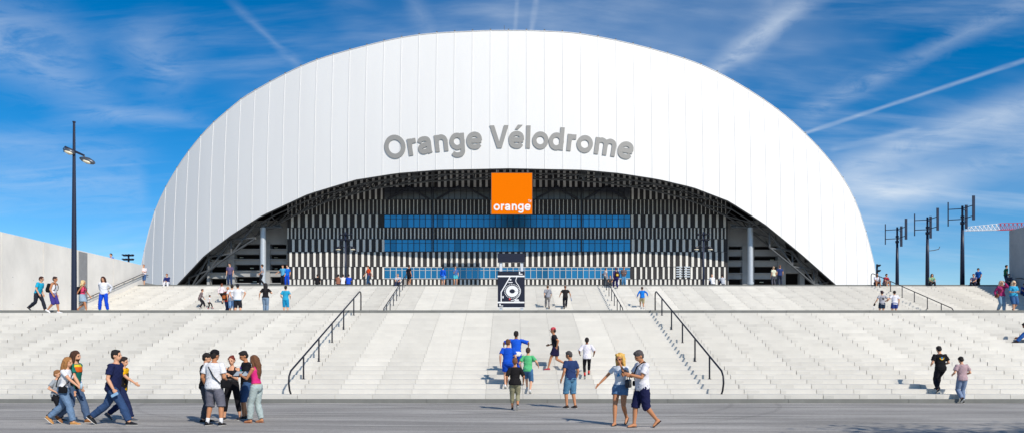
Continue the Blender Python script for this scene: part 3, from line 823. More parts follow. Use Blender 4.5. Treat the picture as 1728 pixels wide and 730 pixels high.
# ------------------------------------------------------------------ people
SKIN = {'f': srgb(226, 170, 135), 't': srgb(200, 138, 98), 'd': srgb(150, 98, 68)}
def cloth(rgb, rough=.85):
    c = srgb(*rgb); c = tuple(x * .86 for x in c)
    return mat('cloth_%02x%02x%02x' % tuple(rgb), c, rough, var=.16, nscale=7, bump=.3, bscale=220, spec=.2)
def skinmat(k): return mat('skin_' + k, tuple(x * .85 for x in SKIN[k]), .55, var=.06, nscale=14, spec=.35)
def hairmat(rgb): return mat('hair_%02x%02x%02x' % tuple(rgb), srgb(*rgb), .75, var=.45, nscale=45, bump=.8, bscale=110, stretch=(1, 1, .2), spec=.4)
def remesh(mb, name, mt, voxel, fold=0., seed=0, smooth=1):
    me = bpy.data.meshes.new(name); me.from_pydata(mb.v, [], mb.f); me.update()
    o = bpy.data.objects.new('tmp', me); COL.objects.link(o)
    r = o.modifiers.new('r', 'REMESH'); r.mode = 'VOXEL'; r.voxel_size = voxel; r.use_smooth_shade = True
    s = o.modifiers.new('s', 'SMOOTH'); s.factor = .5; s.iterations = smooth
    dg = bpy.context.evaluated_depsgraph_get(); out = bpy.data.meshes.new_from_object(o.evaluated_get(dg))
    bpy.data.objects.remove(o); bpy.data.meshes.remove(me); out.name = name
    out.materials.clear(); out.materials.append(mt)
    if fold:
        rn = random.Random(seed); a, b, c, d_, e = [rn.uniform(0, 6.28) for _ in range(5)]; n = len(out.vertices)
        co = [0.] * (3 * n); no = [0.] * (3 * n); out.vertices.foreach_get('co', co); out.vertices.foreach_get('normal', no)
        for i in range(0, 3 * n, 3):
            x, y, z = co[i], co[i + 1], co[i + 2]
            wx = x + .035 * sin(11 * z + 9 * y + e); wz = z + .045 * sin(13 * x + 8 * y + a)
            r1 = 1 - abs(sin(19 * wz + 11 * wx * (1 if a > 3 else -1) + 6 * y + b)); r2_ = 1 - abs(sin(12 * wz - 23 * wx + 15 * y + c)); r3 = 1 - abs(sin(41 * wz + 30 * wx - 26 * y + d_))
            msk = .5 + .5 * sin(7 * z + 6 * x + d_) * sin(5 * y - 8 * z + e)
            w = (r1 ** 3 * msk + r2_ ** 4 * (1 - msk) + .35 * r3 ** 2) * fold
            co[i] += no[i] * w; co[i + 1] += no[i + 1] * w; co[i + 2] += no[i + 2] * w
        out.vertices.foreach_set('co', co); out.update()
    out.shade_smooth(); return out
def ik(a, t, l1, l2, pole):
    d = t - a; Ln = min(d.length, (l1 + l2) * .997); dr = d.normalized(); t = a + dr * Ln
    ca = max(-1, min(1, (l1 * l1 + Ln * Ln - l2 * l2) / (2 * l1 * Ln))); h = l1 * sqrt(max(0, 1 - ca * ca))
    pp = pole - dr * pole.dot(dr); pp = pp.normalized() if pp.length > 1e-4 else dr.orthogonal().normalized()
    return a + dr * (l1 * ca) + pp * h, t
MALE = [(.83, .12, .095, 0), (.89, .160, .115, -.005), (.97, .163, .115, 0), (1.08, .148, .105, .008), (1.20, .158, .112, .010), (1.31, .172, .115, .0), (1.39, .170, .102, -.008), (1.44, .120, .082, -.01), (1.48, .065, .06, -.006)]
FEM = [(.83, .125, .10, 0), (.89, .172, .122, -.01), (.97, .165, .115, -.004), (1.08, .122, .092, .004), (1.20, .135, .10, .008), (1.31, .148, .105, .002), (1.385, .148, .092, -.008), (1.43, .105, .074, -.01), (1.47, .055, .05, -.006)]
WALK = lambda s=.34, side=1, sw=.26: dict(lf=(-.075, s * side, 0), rf=(.075, -s * side, 0), **({'rfp': 38} if side > 0 else {'lfp': 38}), lh=(-.05, -sw * side, -.47), rh=(.05, sw * side, -.47), lean=5)
STAND = dict(lf=(-.12, .03, 0), rf=(.12, -.03, 0))
CLIMB = lambda side=1: dict(lf=(-.09, .44 if side > 0 else 0, .153 if side > 0 else 0), rf=(.09, 0 if side > 0 else .44, 0 if side > 0 else .153), lean=9, **({'rfp': 25} if side > 0 else {'lfp': 25}), lh=(-.08, -.10 * side, -.49), rh=(.08, .14 * side, -.47))
SIT = dict(sit=True, lf=(-.17, .44, -.306), rf=(.17, .47, -.306), lean=22, lh=(.05, .38, -.33), rh=(-.05, .38, -.33))
NP = [0]
def person(label, loc, H, heading, pose=STAND, female=False, kid=False, skin='f', hair=('short', (60, 40, 28)), cap=None, top=('short', (200, 200, 200)),
           bottom=('long', (50, 60, 90)), shoes=(40, 40, 45), bw=1.0, near=False, shades=False, bands=(), prints=(), beard=None, sole=True, socks=None, open_shoe=False, belt=None):
    NP[0] += 1; seed = NP[0] * 13
    S = H / 1.75; t = thing('person', label, 'person', loc, radians(heading))
    P = dict(STAND); P.update(pose); SC = [tuple(x) for x in (FEM if female else MALE)]
    vox = (.0095 if near else .017) * (1 if H > 1.4 else .85); hs = 1.17 if kid else 1.06
    shx = .158 if female else .182
    if kid: shx *= .9
    lean = radians(P.get('lean', 2)); sk = skinmat(skin)
    feet = {}
    for s, k in ((-1, 'lf'), (1, 'rf')): feet[s] = Vector(P[k])
    pitch = {-1: radians(P.get('lfp', 0)), 1: radians(P.get('rfp', 0))}
    ank = {s: feet[s] + Vector((0, -.10 * (1 - cos(pitch[s])) if pitch[s] else 0, .08 + .16 * sin(pitch[s]))) for s in feet}
    if P.get('sit'): hipz = .11
    else:
        hipz = .915
        for s in feet:
            hd = Vector((ank[s].x - s * .085, ank[s].y - P.get('py', 0), 0)).length; hipz = min(hipz, ank[s].z + sqrt(max(.3, .846 ** 2 - hd * hd)))
    hipz += P.get('dz', 0); dz = hipz - .92; py0 = P.get('py', 0)
    cl_, sl_ = cos(lean), sin(lean); tw = radians(P.get('twist', 0))
    def T(x, y, z):
        zr = z - .93
        if zr < 0: return Vector((x, y + py0, z + dz))
        k = min(1, zr / .15); c, s = cos(lean * k), sin(lean * k)
        if tw:
            q = tw * min(1, zr / .4); x, y = x * cos(q) - y * sin(q), x * sin(q) + y * cos(q)
        return Vector((x, y * c + zr * s + py0, .93 + dz + zr * c - y * s))
    def ring(z, rx, ry, yo, n=18): return [T(rx * bw * cos(2 * pi * k / n), yo + ry * bw * sin(2 * pi * k / n), z) for k in range(n)]
    def sect(z):
        for a, b in zip(SC, SC[1:]):
            if z <= b[0]:
                q = max(0, (z - a[0]) / (b[0] - a[0])); return [a[i] + (b[i] - a[i]) * q for i in range(1, 4)]
        return list(SC[-1][1:])
    sh = {s: T(s * (shx + .012 * (bw - 1) * 8), -.008, 1.405 if not female else 1.39) for s in (-1, 1)}
    hip = {s: Vector((s * .088, py0, hipz)) for s in (-1, 1)}
    if female: hip = {s: Vector((s * .09, py0, hipz)) for s in (-1, 1)}
    knee = {}; 
    for s in (-1, 1):
        kx = P.get('kx', .1)
        knee[s], ank[s] = ik(hip[s], ank[s], .432, .418, Vector((s * kx, 1, .25)))
    elb = {}; wri = {}
    for s, k in ((-1, 'lh'), (1, 'rh')):
        tgt = P.get(k, (s * .06, .05, -.505)); pole = Vector(P.get(k + 'p', (s * .45, -1, -.15)))
        elb[s], wri[s] = ik(sh[s], sh[s] + Vector(tgt), .285, .255, pole)
    # head frame
    hb = T(0, -.004, 1.495 if not female else 1.485)
    R = (Matrix.Rotation(radians(P.get('hy', 0)), 3, 'Z') @ Matrix.Rotation(-radians(P.get('hp', 4)) - lean * .35, 3, 'X') @ Matrix.Rotation(radians(P.get('hr', 0)), 3, 'Y'))
    def Hd(x, y, z): return hb + R @ (Vector((x, y, z)) * hs)
    def sc(m): m.v = [(a * S, b * S, c * S) for a, b, c in m.v]; return m
    def rs(f): return tuple(x * hs for x in f)
    af = .86 if female else 1.0
    if kid: af = .85
    # --- body
    b = MB(); b.rings([ring(*q) for q in [(z, rx, ry, yo) for z, rx, ry, yo in SC]])
    if female:
        for s in (-1, 1): b.ball(T(s * .062 * bw, .088 * bw, 1.265), (.062, .052, .058))
    b.tube([T(0, -.012, 1.42), hb + Vector((0, 0, -.01)), Hd(0, -.008, .09)], [.062 * af, .053 * af, .055 * af], 12)
    b.ball(Hd(0, -.005, .150), rs((.076, .094, .100)), R, 16, 12); b.ball(Hd(0, .028, .092), rs((.057, .062, .070)), R, 14, 10)
    b.ball(Hd(0, .052, .052), rs((.026, .026, .022)), R, 10, 8)
    b.ball(Hd(0, .094, .118), rs((.013, .020, .026)), R, 8, 6); b.ball(Hd(0, .100, .106), rs((.015, .014, .011)), R, 8, 6)
    b.ball(Hd(0, .080, .148), rs((.050, .013, .010)), R, 10, 6); b.ball(Hd(0, .086, .078), rs((.024, .010, .009)), R, 8, 6)
    for s in (-1, 1):
        b.ball(Hd(s * .077, -.008, .122), rs((.010, .020, .031)), R, 8, 6)
        ar = [x * af * (1 + (bw - 1) * .5) for x in (.056, .050, .045, .040, .041, .034, .026)]
        u = elb[s] - sh[s]; f = wri[s] - elb[s]
        b.ball(sh[s], (.060 * af,) * 3)
        b.tube([sh[s], sh[s] + u * .35, sh[s] + u * .7, elb[s], elb[s] + f * .3, elb[s] + f * .65, wri[s]], ar, 12)
        b.ball(elb[s], (.040 * af,) * 3, None, 10, 8)
        # hand
        dr = f.normalized(); med = Vector((-s, 0, 0))
        if abs(dr.x) > .75: med = Vector((0, -.3, -1))
        nn_ = (med - dr * med.dot(dr)).normalized(); sd = dr.cross(nn_).normalized()
        if sd.y < 0: sd = -sd                       # thumb side looks forward
        M3 = Matrix((sd, nn_, dr)).transposed(); pc = wri[s] + dr * .048
        b.ball(pc, (.038 * af + .002, .019, .054), M3, 12, 8)
        curl = P.get('curl', .35)
        for k, (off, ln_) in enumerate(((.027, .068), (.009, .077), (-.009, .072), (-.026, .056))):
            q = pc + dr * .036 + sd * off * af; q1 = q + (dr * cos(curl * .5) + nn_ * sin(curl * .5)) * ln_ * .5; q2 = q1 + (dr * cos(curl * 1.5) + nn_ * sin(curl * 1.5)) * ln_ * .55
            b.tube([q - dr * .02, q, q1, q2], [.010, .0105, .0098, .0085], 7)
        q = pc + sd * .026 - dr * .020; b.tube([q, q + (sd * .75 + dr * .6).normalized() * .035, q + (sd * .75 + dr * .6).normalized() * .035 + (dr + nn_ * .4).normalized() * .032], [.015, .012, .0095], 8)
        # leg
        th = knee[s] - hip[s]; sn = ank[s] - knee[s]; lf = (1 + (bw - 1) * .6) * (.92 if kid else 1)
        lr = [x * lf for x in (.088, .084, .070, .056, .057, .055, .040, .036)]
        b.tube([hip[s] + Vector((0, 0, .02)), hip[s] + th * .3, hip[s] + th * .7, knee[s], knee[s] + sn * .15, knee[s] + sn * .35, knee[s] + sn * .75, ank[s]], lr, 14)
        b.ball(knee[s], (.056 * lf,) * 3, None, 10, 8)
        fa = pitch[s]; fd = Vector((0, cos(fa), -sin(fa))); fu = Vector((0, sin(fa), cos(fa)))
        b.tube([ank[s] - fd * .05 - fu * .035, ank[s] + fd * .02 - fu * .03, ank[s] + fd * .10 - fu * .050, ank[s] + fd * .165 - fu * .060], [.034, .040, .030, .020], 10, side=fu)
    me = remesh(sc(b), 'body', sk, vox)
    bo = bpy.data.objects.new('body', me); COL.objects.link(bo); bo.parent = t
    # --- clothes
    def part(mb, name, mt, fold=.0035, vx=None, lab=None):
        m = remesh(sc(mb), name, mt, (vx or vox * 1.25), fold * (1.3 if near else 1), seed + len(name)); o = bpy.data.objects.new(name, m); COL.objects.link(o); o.parent = t
        if lab: o['label'] = lab
        return o
    inf = {'tight': .009, 'tank': .010}.get(top[0], .017)
    hem = top[2] if len(top) > 2 else (.86 if not female else .93)
    if top[0] != 'none':
        m = MB(); zs = [hem] + [q[0] for q in SC if hem + .02 < q[0] < 1.42]
        zs += [1.435] if top[0] != 'tank' else [1.36]
        rr = []
        for z in zs:
            rx, ry, yo = sect(z); lo = max(0, (1.1 - z)) * .10; rr.append(ring(z, rx + inf + lo * .4, ry + inf + lo * .4, yo))
        if top[0] != 'tank': rr.append(ring(1.462 if not female else 1.45, .088, .072, -.008))
        m.rings(rr)
        if female:
            for s in (-1, 1): m.ball(T(s * .062 * bw, .092 * bw, 1.265), (.070, .058, .064))
        if top[0] == 'tank':
            for s in (-1, 1): m.tube([T(s * .095, .08, 1.33), T(s * .085, .03, 1.44), T(s * .085, -.04, 1.44), T(s * .09, -.09, 1.33)], .022, 8)
        fr = {'short': .68, 'tight': .55, 'long': 2., 'polo': .68, 'elbow': .95}.get(top[0], 0)
        if fr:
            for s in (-1, 1):
                u = elb[s] - sh[s]; f = wri[s] - elb[s]; m.ball(sh[s] + Vector((0, 0, .0)), (.060 * af + inf * .5,) * 3)
                a_ = .051 * af * (1 + (bw - 1) * .5) + inf
                if fr <= 1: m.tube([T(s * .06, -.008, 1.37), sh[s], sh[s] + u * fr * .5, sh[s] + u * fr], [.07, a_ + .004, a_ + .004, a_ + .006], 14)
                else: m.tube([T(s * .06, -.008, 1.37), sh[s], sh[s] + u * .5, elb[s], elb[s] + f * .5, elb[s] + f * .93], [.07, a_ + .004, a_ - .002, .056, .052, .040], 14); m.ball(elb[s], (.054,) * 3)
        part(m, 'shirt', cloth(top[1]), .0105 if top[0] not in ('tight', 'tank') else .003)
    for (z0, z1, rgb, *nm) in bands:
        m = MB(); rr = []
        for k in range(5):
            z = z0 + (z1 - z0) * k / 4; rx, ry, yo = sect(z); rr.append(ring(z, rx + inf + .012, ry + inf + .012, yo, 24))
        m.rings(rr); part(m, nm[0] if nm else 'shirt_panel', cloth(rgb), .003)
    kind = bottom[0]; m = MB()
    def hips(ztop=1.0, ex=.014):
        m.rings([ring(z, sect(z)[0] + ex, sect(z)[1] + ex, sect(z)[2]) for z in (.825, .86, .90, .95, ztop)])
    if kind in ('long', 'tight', 'crop', 'shorts', 'mini', 'knee'):
        tgt_, ex = {'long': (1.93, .017), 'tight': (1.9, .008), 'crop': (1.62, .010), 'shorts': (.74, .030), 'mini': (.42, .022), 'knee': (1.12, .022)}[kind]
        hips(1.0 if female else .985, ex * .6 + .004)
        for s in (-1, 1):
            th = knee[s] - hip[s]; sn = ank[s] - knee[s]; lf = (1 + (bw - 1) * .6) * (.92 if kid else 1)
            pts = []; rad = []
            for q, r in ((0, .088), (.3, .084), (.42, .081), (.7, .071), (.9, .061), (1.0, .058), (1.02, .058), (1.12, .060), (1.35, .058), (1.62, .048), (1.93, .044)):
                if q > tgt_ + 1e-6: break
                pts.append(hip[s] + Vector((0, 0, .02)) if q == 0 else (hip[s] + th * q if q <= 1 else knee[s] + sn * (q - 1)))
                rad.append(r * lf + ex + (.012 * q if kind in ('shorts', 'knee') else (.010 if kind == 'long' and q > 1.3 else 0)))
            m.tube(pts, rad, 14)
            if tgt_ > 1: m.ball(knee[s], (.058 * lf + ex,) * 3, None, 12, 8)
        part(m, {'long': 'trousers', 'tight': 'leggings', 'crop': 'trousers'}.get(kind, 'shorts'), cloth(bottom[1]), .0095 if kind != 'tight' else .001)
    elif kind == 'skirt':
        m.rings([ring(z, sect(max(.9, z))[0] + .012 + (1 - z) * .10, sect(max(.9, z))[1] + .015 + (1 - z) * .16, sect(z)[2] + (.95 - z) * .1) for z in (.60, .70, .80, .90, 1.0)]); part(m, 'skirt', cloth(bottom[1]))
    if shoes:
        for s in (-1, 1):
            fa = pitch[s]; fd = Vector((0, cos(fa), -sin(fa))); fu = Vector((0, sin(fa), cos(fa))); a0 = ank[s]
            m = MB()
            if open_shoe:
                q = [a0 + fd * y - fu * .078 for y in (-.07, 0, .09, .175)]
                m.rings([[p + Vector((w * cos(2 * pi * k / 12), 0, 0)) + fu * (.009 * sin(2 * pi * k / 12)) for k in range(12)] for p, w in zip(q, (.030, .036, .046, .030))])
                m.tube([a0 + fd * .04 + Vector((-.042, 0, 0)) - fu * .07, a0 + fd * .07 - fu * .028, a0 + fd * .04 + Vector((.042, 0, 0)) - fu * .07], .009, 6)
                sc(m).build('sandal', cloth(shoes), t, True); continue
            prof = [(-.078, .024, .030, -.045), (-.055, .036, .048, -.032), (.0, .038, .052, -.028), (.06, .042, .038, -.042), (.12, .046, .028, -.052), (.165, .038, .022, -.058), (.188, .018, .012, -.066)]
            rr = [[a0 + fd * y + Vector((w * cos(2 * pi * k / 12), 0, 0)) + fu * (z + h * sin(2 * pi * k / 12)) for k in range(12)] for y, w, h, z in prof]
            m.rings(rr); so = sc(m).build('shoe', cloth(shoes, .5), t, True)
            if sole:
                m = MB(); m.rings([[a0 + fd * y + Vector((w * cos(2 * pi * k / 12), 0, 0)) + fu * (-.074 + .008 * sin(2 * pi * k / 12)) for k in range(12)] for y, w in ((-.082, .02), (-.06, .038), (0, .040), (.10, .049), (.165, .042), (.194, .02))])
                sc(m).build('sole', cloth((225, 225, 220)) if near else cloth(shoes), so, True)
            if socks:
                m = MB(); sn = (knee[s] - a0).normalized(); m.tube([a0 - sn * .02, a0 + sn * .03, a0 + sn * socks[1]], [.046, .042, .045], 12); sc(m).build('sock', cloth(socks[0]), t, True)
    # --- hair, headwear, face
    hk, hc = hair
    if hk != 'bald':
        m = MB(); m.ball(Hd(0, -.018, .172), rs((.084, .096, .092)), R, 16, 12); m.ball(Hd(0, -.042, .135), rs((.075, .070, .085)), R, 14, 10)
        if hk == 'short': m.ball(Hd(.005, .022, .228), rs((.060, .056, .030)), R, 12, 8)
        if hk in ('long', 'curly', 'bob'):
            ln_ = {'long': .33, 'curly': .22, 'bob': .10}[hk]
            m.tube([Hd(0, -.03, .18), Hd(0, -.055, .10), hb + Vector((0, -.075, .0)) , hb + Vector((0, -.085, -ln_ * .6)), hb + Vector((0, -.09, -ln_))], [.085, .085, .082, .075, .04], 14, flat=1.25, side=Vector((0, 1, 0)))
            for s in (-1, 1): m.tube([Hd(s * .055, .01, .21), Hd(s * .080, .01, .13), Hd(s * .085, -.0, .04), hb + Vector((s * .085, .0, -ln_ * .5))], [.03, .032, .034, .02], 8)
        if hk == 'curly':
            rn = random.Random(seed)
            for k in range(26):
                a = rn.uniform(0, 2 * pi); z = rn.uniform(.0, .25); r_ = .085
                if sin(a) > .45 and z < .2: continue
                m.ball(Hd(r_ * cos(a), -.015 + r_ * sin(a) * .9, z), (.03, .03, .03), None, 8, 6)
        if hk == 'bun': m.ball(Hd(0, -.10, .235), (.045, .045, .042)); 
        if hk == 'pony': m.tube([Hd(0, -.10, .19), Hd(0, -.145, .16), Hd(0, -.14, .02), Hd(0, -.12, -.05)], [.025, .032, .028, .012], 8)
        part(m, 'hair', hairmat(hc), .009 if hk != 'curly' else .010, vox * 1.0)
    if cap:
        m = MB(); m.ball(Hd(0, -.015, .185), rs((.089, .103, .088)), R, 16, 12)
        back = -1 if (len(cap) > 1 and cap[1] == 'back') else 1
        rr = []
        for y, w in ((.05, .07), (.10, .066), (.14, .05), (.165, .025)):
            rr.append([Hd(w * cos(2 * pi * k / 12), back * y - .01, .195 - y * .12 + .006 * sin(2 * pi * k / 12)) for k in range(12)])
        m.rings(rr); part(m, 'cap', cloth(cap[0]), 0, vox * 1.0)
    if near or not (-60 < ((heading + 180) % 360 - 180) < 60):
        em = mat('eye_dark', (.02, .015, .012), .3)
        for s in (-1, 1):
            if shades: break
            m = MB(); m.ball(Hd(s * .032, .079, .130), rs((.014, .009, .007)), R, 8, 6); sc(m).build('eye', em, t, True)
        m = MB(); m.ball(Hd(0, .093, .078), rs((.023, .006, .0045)), R, 8, 6); sc(m).build('lips', mat('lips', srgb(165, 85, 75), .5), t, True)
        if near and not shades:
            for s in (-1, 1): m = MB(); m.ball(Hd(s * .033, .088, .150), rs((.020, .006, .005)), R, 8, 6); sc(m).build('eyebrow', hairmat(hc), t, True)
    if shades:
        m = MB()
        for s in (-1, 1): m.ball(Hd(s * .034, .088, .130), rs((.027, .012, .019)), R, 10, 8)
        m.tube([Hd(-.078, .0, .135), Hd(-.07, .075, .138), Hd(0, .098, .138), Hd(.07, .075, .138), Hd(.078, .0, .135)], .005, 6)
        sc(m).build('sunglasses', mat('dark_lens', (.01, .01, .012), .15), t, True)
    if beard:
        m = MB(); m.ball(Hd(0, .040, .062), rs((.052, .052, .040)), R, 12, 8); part(m, 'beard', hairmat(beard), .002, vox)
    # prints wrapped on the shirt
    for (side_, strokes, rgb, nm) in prints:      # strokes: list of ((x,z)...), width
        m = MB(); sg_ = 1 if side_ == 'front' else -1
        for si, (pts, w) in enumerate(strokes):
            rr = []; pts = [Vector(p) for p in pts]; fine_ = []
            for a, c in zip(pts, pts[1:]):
                for q in range(4): fine_.append(a + (c - a) * q / 4)
            fine_.append(pts[-1])
            for i, p in enumerate(fine_):
                d_ = (fine_[min(i + 1, len(fine_) - 1)] - fine_[max(i - 1, 0)]).normalized(); nn2 = Vector((-d_.y, d_.x)) * w / 2; row = []
                for e, h in ((-1, .008), (1, .008), (1, .020), (-1, .020)):
                    q = p + nn2 * e; rx, ry, yo = sect(q.y); X = rx * bw + inf; k = sqrt(max(.05, 1 - (q.x / X) ** 2)); row.append(T(-sg_ * q.x if sg_ > 0 else q.x, yo + sg_ * ((ry * bw + inf) * k + h + .001 * si), q.y))
                rr.append(row)
            m.rings(rr)
        sc(m).build(nm, cloth(rgb), t)
    info = dict(t=t, T=T, S=S, sh=sh, elb=elb, wri=wri, Hd=Hd, hipz=hipz, loc=loc, heading=heading, bw=bw, hip=hip, inf=inf, sect=sect)
    return info
def attach(info, name, label, cat, parts, group=None):
    """something the person carries: an object of its own standing where they hold it"""
    t = thing(name, label, cat, info['loc'], radians(info['heading']), group); S = info['S']
    for nm, mb, mt in parts:
        mb.v = [(a * S, b * S, c * S) for a, b, c in mb.v]; mb.build(nm, mt, t, True)
    return t
def rbox(c, sx, sy, sz, M=None, n=16, pw=.35):
    m = MB(); rr = []; c = Vector(c)
    for z, k in ((-1, .72), (-.9, .93), (-.6, 1), (0, 1.02), (.6, .98), (.88, .9), (1, .62)):
        r = []
        for i in range(n):
            a = 2 * pi * i / n; x, y = cos(a), sin(a); x = abs(x) ** pw * (1 if x > 0 else -1); y = abs(y) ** pw * (1 if y > 0 else -1)
            p = Vector((x * sx * k, y * sy * k, z * sz)); r.append(c + (M @ p if M else p))
        rr.append(r)
    m.rings(rr); return m
def backpack(i, label, rgb, big=1.0, accent=None):
    T = i['T']; c = T(0, -.20 * i['bw'], 1.18); ax = (T(0, 0, 1.3) - T(0, 0, 1.1)).normalized(); ay = Vector((0, ax.z, -ax.y)); M = Matrix(((1, 0, 0), tuple(ay), tuple(ax))).transposed()
    m = rbox(c, .15 * big, .085 * big, .22 * big, M); pk = rbox(c + M @ Vector((0, -.085 * big, -.07)), .11 * big, .035, .10 * big, M); st = MB()
    for s in (-1, 1): st.tube([T(s * .09, -.14, 1.38), T(s * .105, -.04, 1.475), T(s * .105, .07, 1.44), T(s * .11, .145 * i['bw'], 1.30), T(s * .13, .13, 1.15), T(s * .14, -.10, 1.02)], .016, 6)
    return attach(i, 'backpack', label, 'backpack', [('bag_body', m, cloth(rgb)), ('front_pocket', pk, cloth(accent or rgb)), ('strap', st, cloth((25, 25, 28)))])
def shoulder_bag(i, label, rgb, side=1, name='shoulder_bag', big=1.0, drop=.93, fy=.0):
    T = i['T']; bw = i['bw']; c = T(side * (.21 * bw), fy, drop); m = rbox(c, .055 * big, .13 * big, .10 * big); st = MB()
    st.tube([T(-side * .12, .0, 1.47), T(-side * .04, .13 * bw, 1.36), T(side * .10, .145 * bw, 1.15), T(side * .19 * bw, .08, 1.0), c + Vector((0, .05, .08))], .013, 6)
    st.tube([T(-side * .12, .0, 1.47), T(-side * .05, -.13 * bw, 1.36), T(side * .09, -.145 * bw, 1.15), T(side * .19 * bw, -.09, 1.0), c + Vector((0, -.05, .08))], .013, 6)
    return attach(i, name, label, 'bag', [('bag_body', m, cloth(rgb)), ('strap', st, cloth(rgb))])

def ground(px, py): Y = CH * F / (py - HZ); return Vector(((px - 864) * Y / F, Y, 0))
def on_flight(px, py, y0, z0, n, run, rise):
    best = None
    for s in range(n):
        Y = y0 + s * run + .20; z = z0 + (s + 1) * rise; e = abs(HZ - (z - CH) * F / Y - py)
        if best is None or e < best[0]: best = (e, Y, z)
    return Vector(((px - 864) * best[1] / F, best[1], best[2] + .002))
def low(px, py): return on_flight(px, py, Y1 + .12, Z1, NL - 1, R1, H1)
def upp(px, py): return on_flight(px, py, Y2b, Z2, NU - 1, R2, H2)
def land(px, Y): return Vector(((px - 864) * Y / F, Y, Z2 + .004))
def topp(px, Y=62.3): return Vector(((px - 864) * Y / F, Y, Z3 + .006))
def land_head(px, hy, H):      # on the landing, at the distance where the head reaches this height
    Y = (Z2 + H - CH) * F / (HZ - hy); return land(px, min(max(Y, 37.5), Y2b - .3))
def upd(a, **k): d_ = dict(a); d_.update(k); return d_
NAVY = (30, 38, 78); BLUE = (20, 85, 205); CYAN = (40, 165, 215); JEAN = (70, 105, 160); LJEAN = (150, 170, 180); BLK = (22, 22, 26); WHT = (238, 238, 240)
BR = (70, 46, 32); DK = (32, 26, 24); GR = (95, 85, 78)

# --- left foreground, walking right
person('boy in a grey t-shirt, black jacket round his waist, behind the woman in jeans', ground(94, 709), 1.27, -90, upd(WALK(.26, -1), lh=(-.02, .16, -.30), rh=(.05, .10, -.36)), kid=True, near=True, hair=('short', (150, 105, 65)), top=('short', (165, 172, 178)), bottom=('long', (28, 28, 34)), bands=[(.72, .93, (24, 24, 28), 'tied_jacket')], shoes=(60, 60, 65))
a = person('man in an orange, yellow and green jersey walking right beside the woman in jeans', ground(124, 713), 1.80, -90, upd(WALK(.30, 1), hp=2), near=True, hair=('bob', (72, 44, 28)), beard=(80, 50, 30), top=('short', (30, 120, 105)), bands=[(1.27, 1.40, (235, 105, 35)), (1.385, 1.445, (240, 215, 60)), (.86, .99, (24, 24, 28), 'tied_jacket')], bottom=('long', (78, 100, 132)), shoes=(150, 100, 60))
a = person('woman in a white t-shirt and jeans walking right, holding a small water bottle', ground(104, 715.5), 1.65, -90, upd(WALK(.34, -1), py=.06, lean=9, rh=(.04, .40, -.36), lh=(-.1, .02, -.5)), female=True, near=True, hair=('bob', (165, 115, 65)), top=('tight', WHT, .97), bottom=('long', (112, 140, 172)), shoes=(205, 150, 90), belt=1)
shoulder_bag(a, 'small black bag on the hip of the woman in a white t-shirt and jeans', BLK, 1, drop=.93, big=.78, fy=.10)
w = a['wri'][1]; m = MB(); q = w + Vector((0, .09, .02)); m.tube([q + Vector((0, 0, -.09)), q + Vector((0, 0, .03)), q + Vector((0, 0, .055)), q + Vector((0, 0, .075))], [.03, .03, .014, .014], 12); c = MB(); c.tube([q + Vector((0, 0, .075)), q + Vector((0, 0, .09))], .016, 10)
attach(a, 'water_bottle', 'small clear bottle with a blue cap in the hand of the woman in jeans', 'bottle', [('bottle_body', m, mat('bottle_plastic', (.45, .6, .7), .15)), ('bottle_cap', c, cloth(BLUE))])
a = person('tall man in a navy t-shirt and jeans striding right with his hand behind his back', ground(187, 716), 1.87, -90, upd(WALK(.45, -1), py=.05, lean=8, hp=-2, lh=(-.02, -.16, -.46), rh=(.06, .08, -.50)), near=True, hair=('short', (30, 26, 26)), top=('short', (30, 38, 78), .84), bottom=('long', (52, 78, 118)), shoes=(28, 30, 36), bw=1.08)
w = a['wri'][1]; m = rbox(w + Vector((.02, .04, -.12)), .006, .085, .032, Matrix.Rotation(radians(28), 3, 'X'))
attach(a, 'folded_paper', 'pale blue folded leaflet in the hand of the tall man in navy', 'leaflet', [('leaflet_sheet', m, cloth((150, 190, 225)))])
a = person('boy in a yellow t-shirt and black vest walking right beside the man in navy', ground(203, 709), 1.64, -90, upd(WALK(.34, -1), py=.04, rh=(.05, .44, -.34), lh=(-.05, -.1, -.5)), near=True, kid=False, hair=('short', (40, 30, 26)), top=('short', (245, 185, 15)), bands=[(.90, 1.34, (24, 24, 28), 'vest')], bottom=('long', (30, 42, 80)), shoes=(85, 90, 100), bw=.92)

# --- group with the map
a = person('young man in a black t-shirt standing behind the man in the white t-shirt and cap', ground(346, 712), 1.70, -75, upd(STAND, lh=(.04, .30, -.24), rh=(-.02, .30, -.26), hp=12), near=True, hair=('short', DK), top=('short', BLK), bottom=('long', (70, 72, 80)), shoes=BLK)
a = person('man in a white t-shirt, black cap and grey shorts standing with his back to us', ground(361, 717.5), 1.77, -12, upd(STAND, lf=(-.17, .0, 0), rf=(.17, .02, 0), rh=(.02, .20, -.42), lh=(-.08, .1, -.48), hp=8, hy=-15), near=True, skin='t', hair=('short', DK), cap=(BLK, 'back'), top=('short', WHT), bottom=('knee', (112, 112, 124)), shoes=(28, 28, 32), socks=(WHT, .10), bw=1.13)
shoulder_bag(a, 'black bag with a long strap across the back of the man in the cap', BLK, 1, drop=.98, fy=.08)
a = person('woman with red-brown hair in a black vest top and black leggings facing us', ground(392, 707.5), 1.63, 180, upd(STAND, lf=(-.22, .0, 0), rf=(.20, .05, 0), lh=(.10, .30, -.16), rh=(-.02, .26, -.34), rhp=(.8, -.6, -.3), hr=4), female=True, near=True, hair=('bun', (112, 42, 30)), top=('tank', (30, 28, 32), .99), bottom=('tight', (24, 23, 28)), shoes=(50, 50, 58), bands=[(1.06, 1.14, (120, 116, 112))], bw=1.06)
